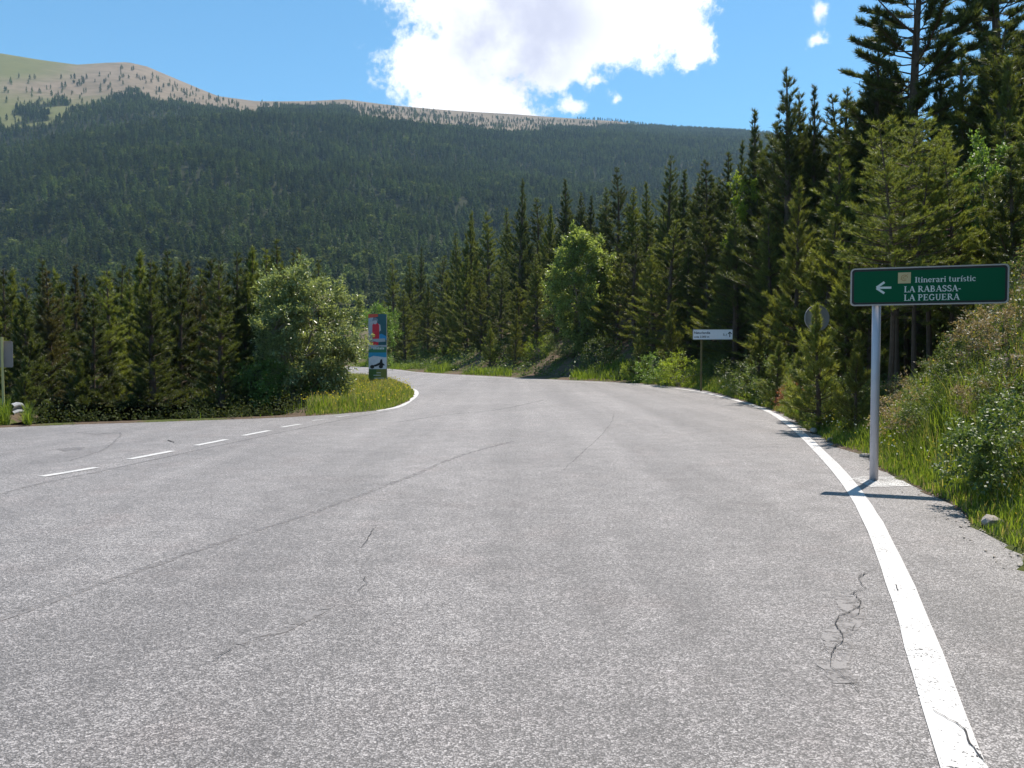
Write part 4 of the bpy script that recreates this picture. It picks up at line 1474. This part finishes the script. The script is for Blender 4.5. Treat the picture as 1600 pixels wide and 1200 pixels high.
rocks = [rock_mesh(3), rock_mesh(8, (1, 0.8, 0.6)), rock_mesh(12, (1, 0.6, 0.45))]
for i, (px, py, s, lb) in enumerate([(1552, 826, 0.22, 'flat tan rock at the asphalt edge below the shiny-leaved shrub'), (1353, 714, 0.17, 'pale stone at the asphalt edge left of the sign post'),
                                     (1272, 677, 0.26, 'brownish stone beside the edge line in the bend'), (1229, 678, 0.10, 'small dark stone lying on the road left of the edge line'),
                                     (1288, 676, 0.20, 'pale stone in the grass beyond the brownish stone'), (1297, 690, 0.14, 'small stone at the asphalt edge near the grass corner'),
                                     (1250, 672, 0.12, 'small stone on the edge line in the bend')]):
    x, y = gp(px, py)
    o = link_obj('rock', rocks[i % 3])
    o.location = (x, y, max(0.0, tz(x, y)) + 0.10 * s)
    o.rotation_euler = (0.1, 0.05, i * 1.9 + 0.4)
    o.scale = (s, s, s)
    tag(o, lb, 'rock', 'stones by the road')
for i, (px, py, d, s, lb) in enumerate([(1490, 640, 10.2, 0.45, 'brown earthy boulder in the grass bank below the sign'), (1585, 530, 10.6, 0.6, 'dark boulder high on the bank at the right border'),
                                        (1480, 600, 11.0, 0.35, 'grey stone bedded in the bank below the sign')]):
    x, y, _ = dp(px, py, d)
    o = link_obj('boulder', rocks[i % 3])
    o.location = (x, y, tz(x, y) - 0.08)
    o.rotation_euler = (0.3, 0.2, i * 1.3)
    o.scale = (s, s, s * 1.2)
    o.material_slots[0].link = 'OBJECT'
    o.material_slots[0].material = M['clod']
    tag(o, lb, 'boulder', 'boulders in the bank')
x, y = gp(1236, 642)
m_ = MB().add(*tube([(0, 0, 0.05), (0.25, 0.25, 0.12), (0.55, 0.5, 0.28)], [0.035, 0.04, 0.02], 7))
o = m_.build('broken_branch', M['wood'])
o.location = (x, y, 0.02)
tag(o, 'pale broken branch lying before the dead red twigs', 'branch')


# ------------------------------------------------------------------ lettering
def ribbon(mb, pts, wd, z):
    P = np.array(pts, float)
    n = len(P)
    t_ = np.gradient(P, axis=0) if n > 2 else np.repeat((P[1] - P[0])[None], 2, 0)
    nr = np.stack([-t_[:, 1], t_[:, 0]], 1)
    nr /= np.linalg.norm(nr, axis=1, keepdims=True) + 1e-9
    V = [(*(p + q * wd / 2), z) for p, q in zip(P, nr)] + [(*(p - q * wd / 2), z) for p, q in zip(P, nr)]
    mb.add(V, [(n + i, n + i + 1, i + 1, i) for i in range(n - 1)])


def arc(cx_, cy, rx, ry, a0, a1, n=9):
    return [(cx_ + rx * math.cos(R(a)), cy + ry * math.sin(R(a))) for a in np.linspace(a0, a1, n)]


T, H_ = 0.17, 0.085


def st(x, y0=0.0, y1=1.0, w_=T):
    return ([(x, y0), (x, y1)], w_)


def sf(x, y, l=0.17, w_=0.07):
    return ([(x - l, y), (x + l, y)], w_)


XH = 0.68
GLYPH = {
    'L': (0.72, [st(0.2), sf(0.2, 0.965), ([(0.05, 0.04), (0.66, 0.04)], 0.08), ([(0.645, 0.0), (0.66, 0.27)], 0.07)]),
    'A': (0.82, [([(0.1, 0.02), (0.40, 0.98)], 0.08), ([(0.38, 1.0), (0.70, 0.02)], 0.18), ([(0.2, 0.33), (0.58, 0.33)], 0.075), sf(0.10, 0.03, 0.13), sf(0.70, 0.03, 0.15)]),
    'R': (0.84, [st(0.2), sf(0.2, 0.965), sf(0.2, 0.035), ([(0.2, 0.95)] + arc(0.36, 0.74, 0.22, 0.21, 90, -90) + [(0.2, 0.52)], 0.10), st(0.56, 0.62, 0.86, 0.13), ([(0.38, 0.52), (0.72, 0.03)], 0.16), sf(0.74, 0.035, 0.08)]),
    'B': (0.80, [st(0.2), sf(0.17, 0.965, 0.13), sf(0.17, 0.035, 0.13), ([(0.2, 0.95)] + arc(0.36, 0.75, 0.20, 0.20, 90, -90) + [(0.2, 0.54)], 0.10), ([(0.3, 0.52)] + arc(0.38, 0.28, 0.24, 0.23, 90, -90) + [(0.2, 0.05)], 0.12)]),
    'S': (0.66, [(arc(0.33, 0.74, 0.21, 0.21, 30, 270, 12) + arc(0.33, 0.27, 0.22, 0.22, 80, -150, 12), 0.14), ([(0.53, 0.7), (0.53, 0.97)], 0.06), ([(0.10, 0.03), (0.10, 0.3)], 0.06)]),
    '-': (0.40, [([(0.05, 0.36), (0.34, 0.36)], 0.13)]),
    'P': (0.72, [st(0.2), sf(0.2, 0.965), sf(0.2, 0.035), ([(0.2, 0.95)] + arc(0.37, 0.72, 0.22, 0.23, 90, -90) + [(0.2, 0.47)], 0.11), st(0.57, 0.60, 0.84, 0.12)]),
    'E': (0.76, [st(0.2), ([(0.04, 0.96), (0.62, 0.96)], 0.08), ([(0.04, 0.04), (0.66, 0.04)], 0.08), ([(0.2, 0.5), (0.5, 0.5)], 0.08), ([(0.61, 0.76), (0.61, 1.0)], 0.06), ([(0.65, 0.0), (0.66, 0.25)], 0.06), ([(0.5, 0.38), (0.5, 0.62)], 0.06)]),
    'G': (0.84, [(arc(0.42, 0.5, 0.31, 0.45, 40, 330, 16), 0.14), st(0.66, 0.05, 0.42, 0.15), sf(0.66, 0.43, 0.13), ([(0.67, 0.70), (0.67, 0.97)], 0.06)]),
    'U': (0.82, [([(0.2, 0.97), (0.2, 0.3)] + arc(0.42, 0.3, 0.22, 0.26, 180, 360) + [(0.64, 0.97)], 0.12), sf(0.19, 0.965, 0.15), sf(0.64, 0.965, 0.13), st(0.2, 0.35, 0.96, 0.16)]),
    'I': (0.44, [st(0.22), sf(0.22, 0.965), sf(0.22, 0.035)]),
    't': (0.42, [st(0.17, 0.1, 0.92, 0.14), ([(0.02, XH - 0.03), (0.36, XH - 0.03)], 0.07), (arc(0.28, 0.13, 0.11, 0.11, 180, 320, 6), 0.09)]),
    'i': (0.36, [st(0.18, 0, XH, 0.15), sf(0.18, 0.03, 0.14), sf(0.13, XH - 0.03, 0.09), ([(0.10, 0.89), (0.26, 0.89)], 0.16)]),
    'í': (0.36, [st(0.18, 0, XH, 0.15), sf(0.18, 0.03, 0.14), sf(0.13, XH - 0.03, 0.09), ([(0.14, 0.78), (0.32, 1.02)], 0.10)]),
    'n': (0.70, [st(0.17, 0, XH, 0.15), sf(0.17, 0.03, 0.13), sf(0.11, XH - 0.03, 0.08), (arc(0.36, 0.42, 0.19, 0.22, 170, 0), 0.10), st(0.54, 0, 0.46, 0.15), sf(0.54, 0.03, 0.13)]),
    'e': (0.60, [(arc(0.30, 0.34, 0.22, 0.30, -40, -340, 14)[::-1], 0.12), ([(0.1, 0.36), (0.5, 0.36)], 0.07)]),
    'r': (0.52, [st(0.17, 0, XH, 0.15), sf(0.17, 0.03, 0.14), sf(0.11, XH - 0.03, 0.08), (arc(0.36, 0.46, 0.16, 0.17, 165, 60, 6), 0.11), ([(0.40, 0.56), (0.50, 0.56)], 0.12)]),
    'a': (0.62, [(arc(0.27, 0.50, 0.17, 0.15, 160, 0, 8) + [(0.44, 0.05)], 0.13), (arc(0.25, 0.18, 0.16, 0.16, 60, 330, 10), 0.11), sf(0.50, 0.03, 0.07)]),
    'u': (0.70, [([(0.17, XH), (0.17, 0.2)] + arc(0.34, 0.2, 0.17, 0.16, 180, 330, 8), 0.12), st(0.53, 0, XH, 0.15), sf(0.11, XH - 0.03, 0.08), sf(0.47, XH - 0.03, 0.07), sf(0.60, 0.03, 0.07)]),
    's': (0.50, [(arc(0.25, 0.50, 0.15, 0.14, 40, 260, 8) + arc(0.25, 0.18, 0.16, 0.15, 80, -150, 8), 0.11)]),
    'c': (0.55, [(arc(0.30, 0.34, 0.22, 0.30, 50, 320, 12), 0.13), ([(0.40, 0.52), (0.50, 0.52)], 0.12)]),
    ' ': (0.34, []),
}


def serif_text(text, height, mat, parent, loc, width=None):
    """flat lettering in the local x/z plane of the sign, facing -y"""
    mb = MB()
    pen = 0.0
    k = 0
    for ch in text:
        adv, strokes = GLYPH[ch]
        for pts, wd in strokes:
            ribbon(mb, [(pen + p[0], p[1]) for p in pts], wd, 0.0004 / height * (k % 7))
            k += 1
        pen += adv
    sx_ = (width / pen) if width else height
    V = [(v[0] * sx_ + loc[0], loc[1] - v[2] * height, v[1] * height + loc[2]) for v in mb.V]
    mb.V = V
    return mb.build('lettering', mat, parent)


def font_text(text, height, mat, parent, loc, width=None, bold=0.0):
    cu = bpy.data.curves.new('lettering', 'FONT')
    cu.body = text
    cu.size = 1.0
    cu.offset = bold
    tmp = bpy.data.objects.new('tmp', cu)
    C.objects.link(tmp)
    bpy.context.view_layer.update()
    me = bpy.data.meshes.new_from_object(tmp.evaluated_get(bpy.context.evaluated_depsgraph_get()))
    bpy.data.objects.remove(tmp)
    co = np.empty(len(me.vertices) * 3)
    me.vertices.foreach_get('co', co)
    co = co.reshape(-1, 3)
    w0 = co[:, 0].max() - co[:, 0].min()
    sx_ = (width / w0) if width else height / 0.72
    out = np.stack([(co[:, 0] - co[:, 0].min()) * sx_ + loc[0], np.full(len(co), loc[1]), co[:, 1] * height / 0.72 + loc[2]], 1)
    me.vertices.foreach_set('co', out.ravel())
    me.name = 'lettering'
    me.materials.clear()
    return link_obj('lettering', me, mat, parent)


def rounded(w_, h_, rad, n=5):
    P = []
    for cx_, cz, a0 in ((w_ / 2 - rad, h_ / 2 - rad, 0), (-w_ / 2 + rad, h_ / 2 - rad, 90), (-w_ / 2 + rad, -h_ / 2 + rad, 180), (w_ / 2 - rad, -h_ / 2 + rad, 270)):
        for k in range(n):
            a = R(a0 + 90 * k / (n - 1))
            P.append((cx_ + rad * math.cos(a), cz + rad * math.sin(a)))
    return P


def slab(mb, P, y0, y1, off=(0, 0)):
    n = len(P)
    V = [(p[0] + off[0], y0, p[1] + off[1]) for p in P] + [(p[0] + off[0], y1, p[1] + off[1]) for p in P]
    F = [tuple(range(n)), tuple(range(n, 2 * n))[::-1]] + [(i, n + i, n + (i + 1) % n, (i + 1) % n) for i in range(n)]
    return mb.add(V, F)


def ring(mb, Po, Pi, y0, y1):
    n = len(Po)
    V = [(p[0], y0, p[1]) for p in Po] + [(p[0], y0, p[1]) for p in Pi] + [(p[0], y1, p[1]) for p in Po] + [(p[0], y1, p[1]) for p in Pi]
    F = []
    for i in range(n):
        j = (i + 1) % n
        F += [(i, j, n + j, n + i), (2 * n + j, 2 * n + i, 3 * n + i, 3 * n + j), (j, i, 2 * n + i, 2 * n + j), (n + i, n + j, 3 * n + j, 3 * n + i)]
    return mb.add(V, F)


def disc(cx_, cz, rx, rz_, n=16):
    return [(cx_ + rx * math.cos(6.2832 * k / n), cz + rz_ * math.sin(6.2832 * k / n)) for k in range(n)]


# ------------------------------------------------------------------ the green tourist sign
bx, by = gp(1370, 750)
SIGN = empty('direction_sign', (bx - 0.04, by, 0.0), R(-19))
tag(SIGN, 'green tourist direction sign with white arrow on a grey pole at the road edge', 'sign')
PW, PH, PC = 1.76, 0.475, 2.463
pole = MB().add(*tube([(0, 0, -0.1), (0, 0, PC + 0.2)], [0.052, 0.052], 20)).build('pole', M['pole'], SIGN, True)
cxp = PW / 2 - 0.315
front_y = -0.085
panel = empty('panel_anchor', (0, 0, 0))
bpy.data.objects.remove(panel)
mb = MB()
slab(mb, rounded(PW - 0.012, PH - 0.012, 0.045), front_y + 0.006, front_y + 0.032)
panel = mb.build('panel', M['black'], SIGN)
panel.location = (cxp, 0, PC)
mb = MB()
ring(mb, rounded(PW, PH, 0.05), rounded(PW - 0.034, PH - 0.034, 0.036), front_y - 0.006, front_y + 0.03)
mb.build('rim', M['trim'], panel)
mb = MB()
slab(mb, rounded(PW - 0.085, PH - 0.085, 0.03), front_y + 0.003, front_y + 0.008)
mb.build('green_face', M['green'], panel)
mb = MB()
for zc in (-0.13, 0.13):
    mb.box((-cxp, -0.02, zc), (0.16, 0.07, 0.05))
mb.build('clamp', M['galv'], panel)
fy = front_y + 0.0018


def on_sign(px, py):
    """sign-plane coordinates from fractions of the panel: 0..1 from left, 0..1 from top"""
    return ((px - 0.5) * PW, (0.5 - py) * PH)


ax, az_ = on_sign(0.215, 0.53)
mb = MB()
ribbon(mb, [(ax - 0.075, az_), (ax + 0.095, az_)], 0.027, 0)
ribbon(mb, [(ax + 0.015, az_ + 0.07), (ax - 0.075, az_ + 0.004)], 0.027, 0.0005)
ribbon(mb, [(ax + 0.015, az_ - 0.07), (ax - 0.075, az_ - 0.004)], 0.027, 0.001)
mb.V = [(v[0], fy - v[2], v[1]) for v in mb.V]
mb.build('arrow', M['letter'], panel)
x0, z0 = on_sign(0.385, 0.46)
serif = [('Itinerari turístic', 0.068, (0.418, 0.415), 0.80 - 0.418), ('LA RABASSA-', 0.076, (0.350, 0.665), 0.71 - 0.350), ('LA PEGUERA', 0.076, (0.350, 0.885), 0.702 - 0.350)]
for tx_, hh, (fx_, fz_), fw in serif:
    xx, zz = on_sign(fx_, fz_)
    serif_text(tx_, hh, M['letter'], panel, (xx, fy, zz), fw * PW)
ex, ez = on_sign(0.352, 0.285)
mb = MB()
slab(mb, [(ex + .072, ez + .068), (ex - .072, ez + .068), (ex - .072, ez - .068), (ex + .072, ez - .068)], fy - 0.001, fy + 0.001)
em = mb.build('emblem', M['emblem'], panel)
mb = MB()
ribbon(mb, arc(ex, ez, 0.036, 0.036, 0, 300, 14), 0.010, 0)
ribbon(mb, arc(ex + 0.006, ez, 0.016, 0.018, 40, 330, 10), 0.008, 0.0002)
ribbon(mb, [(ex - 0.05, ez - 0.02), (ex + 0.04, ez + 0.045)], 0.006, 0.0004)
mb.V = [(v[0], fy - 0.002 - v[2], v[1]) for v in mb.V]
mb.build('emblem_lines', M['emblem2'], em)
# white-painted footing patch
pp = [gp(*q) for q in [(1328, 749), (1345, 745), (1400, 745.5), (1412, 752), (1424, 760), (1395, 761), (1362, 762), (1350, 757)]]
poly_sheet('footing_paint', pp, 0.006, M['splash'], road)

# ------------------------------------------------------------------ white direction sign farther on
x, y, zt = dp(1113, 515, 35.5)
WS = empty('direction_sign', (x - 0.48, y, tz(x - 0.48, y)), R(-6))
tag(WS, 'small white direction sign with black lettering on a brown post by the verge', 'sign')
h = zt - tz(x - 0.48, y)
MB().box((0, 0, h / 2 - 0.05), (0.075, 0.06, h + 0.1)).build('post', M['mossy'], WS)
mb = MB()
slab(mb, rounded(1.72, 0.44, 0.02), -0.065, -0.035, (0.48, h - 0.22))
wp = mb.build('panel', M['white'], WS)
mb = MB()
ring(mb, [(p[0] + 0.48, p[1] + h - 0.22) for p in rounded(1.74, 0.46, 0.03)], [(p[0] + 0.48, p[1] + h - 0.22) for p in rounded(1.70, 0.42, 0.02)], -0.068, -0.03)
mb.build('rim', M['trim'], wp)
font_text('Naturlandia', 0.105, M['black'], wp, (-0.33, -0.067, h - 0.19), 0.70, 0.02)
font_text('cota 2.000 m', 0.085, M['black'], wp, (-0.33, -0.067, h - 0.36), 0.66, 0.02)
font_text('5,1', 0.09, M['black'], wp, (0.93, -0.067, h - 0.27), 0.15, 0.01)
mb = MB()
ribbon(mb, [(1.22, h - 0.34), (1.22, h - 0.12)], 0.035, 0)
ribbon(mb, [(1.14, h - 0.20), (1.22, h - 0.11)], 0.035, 0.0006)
ribbon(mb, [(1.30, h - 0.20), (1.22, h - 0.11)], 0.035, 0.0012)
mb.V = [(v[0], -0.067 - v[2], v[1]) for v in mb.V]
mb.build('arrow', M['black'], wp)

# ------------------------------------------------------------------ round sign seen from behind, mostly hidden
x, y, zt = dp(1278, 478, 18.5)
RS = empty('traffic_sign', (x, y, tz(x, y)), R(8))
tag(RS, 'round traffic sign seen from its grey back, half hidden by a young pine', 'sign')
h = zt - tz(x, y)
MB().add(*tube([(0, 0, -0.1), (0, 0, h)], [0.03, 0.03], 10)).build('post', M['mossy'], RS, True)
mb = MB()
slab(mb, disc(0, h - 0.28, 0.30, 0.30, 28), 0.035, 0.05)
dk = mb.build('disc', M['signback'], RS)
mb = MB()
ring(mb, disc(0, h - 0.28, 0.305, 0.305, 28), disc(0, h - 0.28, 0.285, 0.285, 28), 0.02, 0.052)
mb.build('rim', M['signback'], dk)

# ------------------------------------------------------------------ advertising pillar on the nose
x, y, _ = dp(590, 560, 38.5)
zb = tz(x, y)
zt = dp(590, 490.5, 38.5)[2]
TOT = empty('advertising_pillar', (x, y, zb), R(2))
tag(TOT, 'tall narrow advertising pillar with printed pictures on the grassy nose', 'advertising pillar')
Wt, Ht = 0.86, zt - zb
MB().box((0, 0.13, Ht / 2 - 0.05), (Wt, 0.26, Ht + 0.1)).build('body', plain('pillar_side', (0.10, 0.11, 0.11), 0.5), TOT, bevel=0.006)
pr = {}
for nm_, c in dict(teal=(0.03, 0.12, 0.14), blue=(0.04, 0.32, 0.62), red=(0.88, 0.03, 0.05), redtop=(0.80, 0.09, 0.04), skin=(0.62, 0.55, 0.56), helm=(0.24, 0.25, 0.30), dark=(0.02, 0.02, 0.025),
                   grey=(0.50, 0.52, 0.56), dgreen=(0.06, 0.24, 0.12), sky=(0.04, 0.36, 0.60), lav=(0.84, 0.82, 0.95), olive=(0.26, 0.26, 0.06), green2=(0.10, 0.18, 0.05), pale=(0.75, 0.77, 0.74)).items():
    pr[nm_] = plain('print_' + nm_, c, 0.35, 0, 0.2, 7)
lay = [0]


def printed(name, P, mat, parent, k=None):
    """a flat printed area of the pillar's face; P in metres, x from the centre, z from the top down"""
    lay[0] += 1
    mb_ = MB()
    yy = -0.002 - 0.0006 * lay[0]
    mb_.add([(p[0], yy, Ht - p[1]) for p in P], [tuple(range(len(P)))[::-1]])
    return mb_.build(name, pr[mat], parent)


def rect(x0, x1, a, b):
    return [(x0, a), (x1, a), (x1, b), (x0, b)]


hw = Wt / 2
top = printed('upper_poster', rect(-hw, hw, 0.0, 1.50), 'teal', TOT)
printed('poster_blue', [(0.03, 1.02), (0.2, 0.95), (hw, 1.08), (hw, 1.24), (0.05, 1.2)], 'blue', top)
printed('poster_grey', rect(-hw, -0.20, 0.16, 1.5), 'grey', top)
printed('red_band', [(-hw, 0.02), (0.02, 0.0), (0.04, 0.12), (-0.12, 0.16), (-hw, 0.2)], 'redtop', top)
printed('printed_rider', [(-0.33, 0.40), (-0.24, 0.32), (-0.20, 0.55), (-0.28, 0.62), (-0.36, 0.55)], 'skin', top)
printed('printed_rider', [(0.06, 0.48), (0.14, 0.52), (0.17, 0.78), (0.09, 0.86), (0.04, 0.6)], 'skin', top)
printed('printed_vest', [(-0.24, 0.52), (-0.12, 0.44), (0.02, 0.44), (0.09, 0.55), (0.08, 1.22), (-0.25, 1.22)], 'red', top)
printed('printed_face', disc(-0.11, 0.38, 0.10, 0.12), 'skin', top)
printed('printed_helmet', [(-0.25, 0.34), (-0.22, 0.24), (-0.1, 0.18), (0.02, 0.24), (0.04, 0.34), (-0.1, 0.31)], 'helm', top)
printed('printed_sled', [(-0.34, 1.21), (0.36, 1.18), (0.38, 1.33), (0.0, 1.36), (-0.34, 1.27)], 'grey', top)
printed('printed_sled', [(-0.38, 1.33), (0.05, 1.36), (0.03, 1.50), (-0.34, 1.50)], 'red', top)
midp = printed('title_band', rect(-hw, hw, 1.50, 1.86), 'dgreen', TOT)
printed('printed_hill', [(-hw, 1.50), (hw, 1.50), (hw, 1.60), (0.1, 1.57), (-hw, 1.72)], 'grey', midp)
for k, (xa, wa) in enumerate([(-0.20, 0.06), (-0.12, 0.05), (-0.05, 0.06), (0.03, 0.05), (0.10, 0.07), (0.19, 0.05), (0.26, 0.06)]):
    printed('printed_letter', rect(xa, xa + wa, 1.62 - 0.02 * (k % 2), 1.71), 'pale', midp)
low = printed('lower_poster', rect(-hw, hw, 1.86, 2.66), 'lav', TOT)
printed('printed_sky', [(-hw, 1.86), (hw, 1.86), (hw, 2.10), (0.1, 2.06), (-0.2, 2.02), (-hw, 2.13)], 'sky', low)
printed('printed_bike', [(-0.36, 2.52), (-0.1, 2.44), (0.10, 2.34), (0.14, 2.20), (0.22, 2.18), (0.24, 2.36), (0.36, 2.47), (0.22, 2.50), (0.12, 2.46), (-0.1, 2.54)], 'dark', low)
printed('printed_wheel', disc(-0.26, 2.55, 0.10, 0.09), 'dark', low)
printed('printed_wheel', disc(0.16, 2.54, 0.10, 0.09), 'dark', low)
base_ = printed('base_band', rect(-hw, hw, 2.66, Ht), 'olive', TOT)
printed('base_shade', [(-hw, 2.66), (-0.05, 2.66), (-0.15, Ht), (-hw, Ht)], 'green2', base_)
for k, (xa, xb, zz) in enumerate([(-0.05, 0.15, 2.82), (-0.20, 0.15, 2.94), (-0.18, 0.30, 3.08)]):
    printed('printed_line', rect(xa, xb, zz, zz + 0.035), 'pale', base_)

# ------------------------------------------------------------------ sign back and guard rail at the left border
x, y, zt = dp(3, 533, 18.9)
LS = empty('traffic_sign', (x, y, tz(x, y)), R(29))
tag(LS, 'rectangular traffic sign seen from its grey back at the left border', 'sign')
h = zt - tz(x, y)
MB().box((0, 0, h / 2), (0.05, 0.08, h + 0.2)).build('post', M['yellowpost'], LS)
mb = MB()
slab(mb, rounded(0.42, 0.62, 0.04), 0.045, 0.060, (0, h - 0.31))
pb = mb.build('panel', M['signback'], LS)
mb = MB()
ring(mb, [(p[0], p[1] + h - 0.31) for p in rounded(0.426, 0.626, 0.04)], [(p[0], p[1] + h - 0.31) for p in rounded(0.39, 0.59, 0.03)], 0.028, 0.062)
mb.build('rim', M['signback'], pb)

# W-beam running away from the junction and turned down into the ground
prof = [(0.0, 0.155), (0.03, 0.14), (0.075, 0.10), (0.075, 0.07), (0.015, 0.025), (0.015, -0.025), (0.075, -0.07), (0.075, -0.10), (0.03, -0.14), (0.0, -0.155)]
x0, y0, _ = dp(18, 645, 19.2)
GR = empty('guard_rail', (x0, y0, 0.0), 0.0)
tag(GR, 'galvanised guard rail end dipping into the grass at the left border', 'guard rail')
path = [(0.0, 0.0, 0.17), (-0.62, 1.2, 0.14), (-1.30, 2.5, 0.05), (-2.0, 3.8, -0.2), (-2.5, 4.8, -0.7)]
zz0 = tz(x0, y0)
V, F = [], []
for i, q in enumerate(path):
    for a, b in prof:
        V.append((q[0] + a, q[1] - a * 0.2, q[2] + b))
    for a, b in prof:
        V.append((q[0] + a - 0.012, q[1], q[2] + b))
n = len(prof)
for i in range(len(path) - 1):
    o1, o2 = i * 2 * n, (i + 1) * 2 * n
    for k in range(n - 1):
        F.append((o1 + k, o1 + k + 1, o2 + k + 1, o2 + k))
        F.append((o1 + n + k + 1, o1 + n + k, o2 + n + k, o2 + n + k + 1))
for k in range(n - 1):
    F.append((k, n + k, n + k + 1, k + 1))
rail = link_obj('beam', new_mesh('beam', V, F), M['galv'], GR)
MB().box((-0.06, 0.05, -0.15), (0.07, 0.10, 0.75)).build('post', M['rustpost'], GR)
MB().box((-1.30, 2.2, -0.7), (0.07, 0.10, 1.4)).build('post', M['galv'], GR)
GR.location.z = 0.10
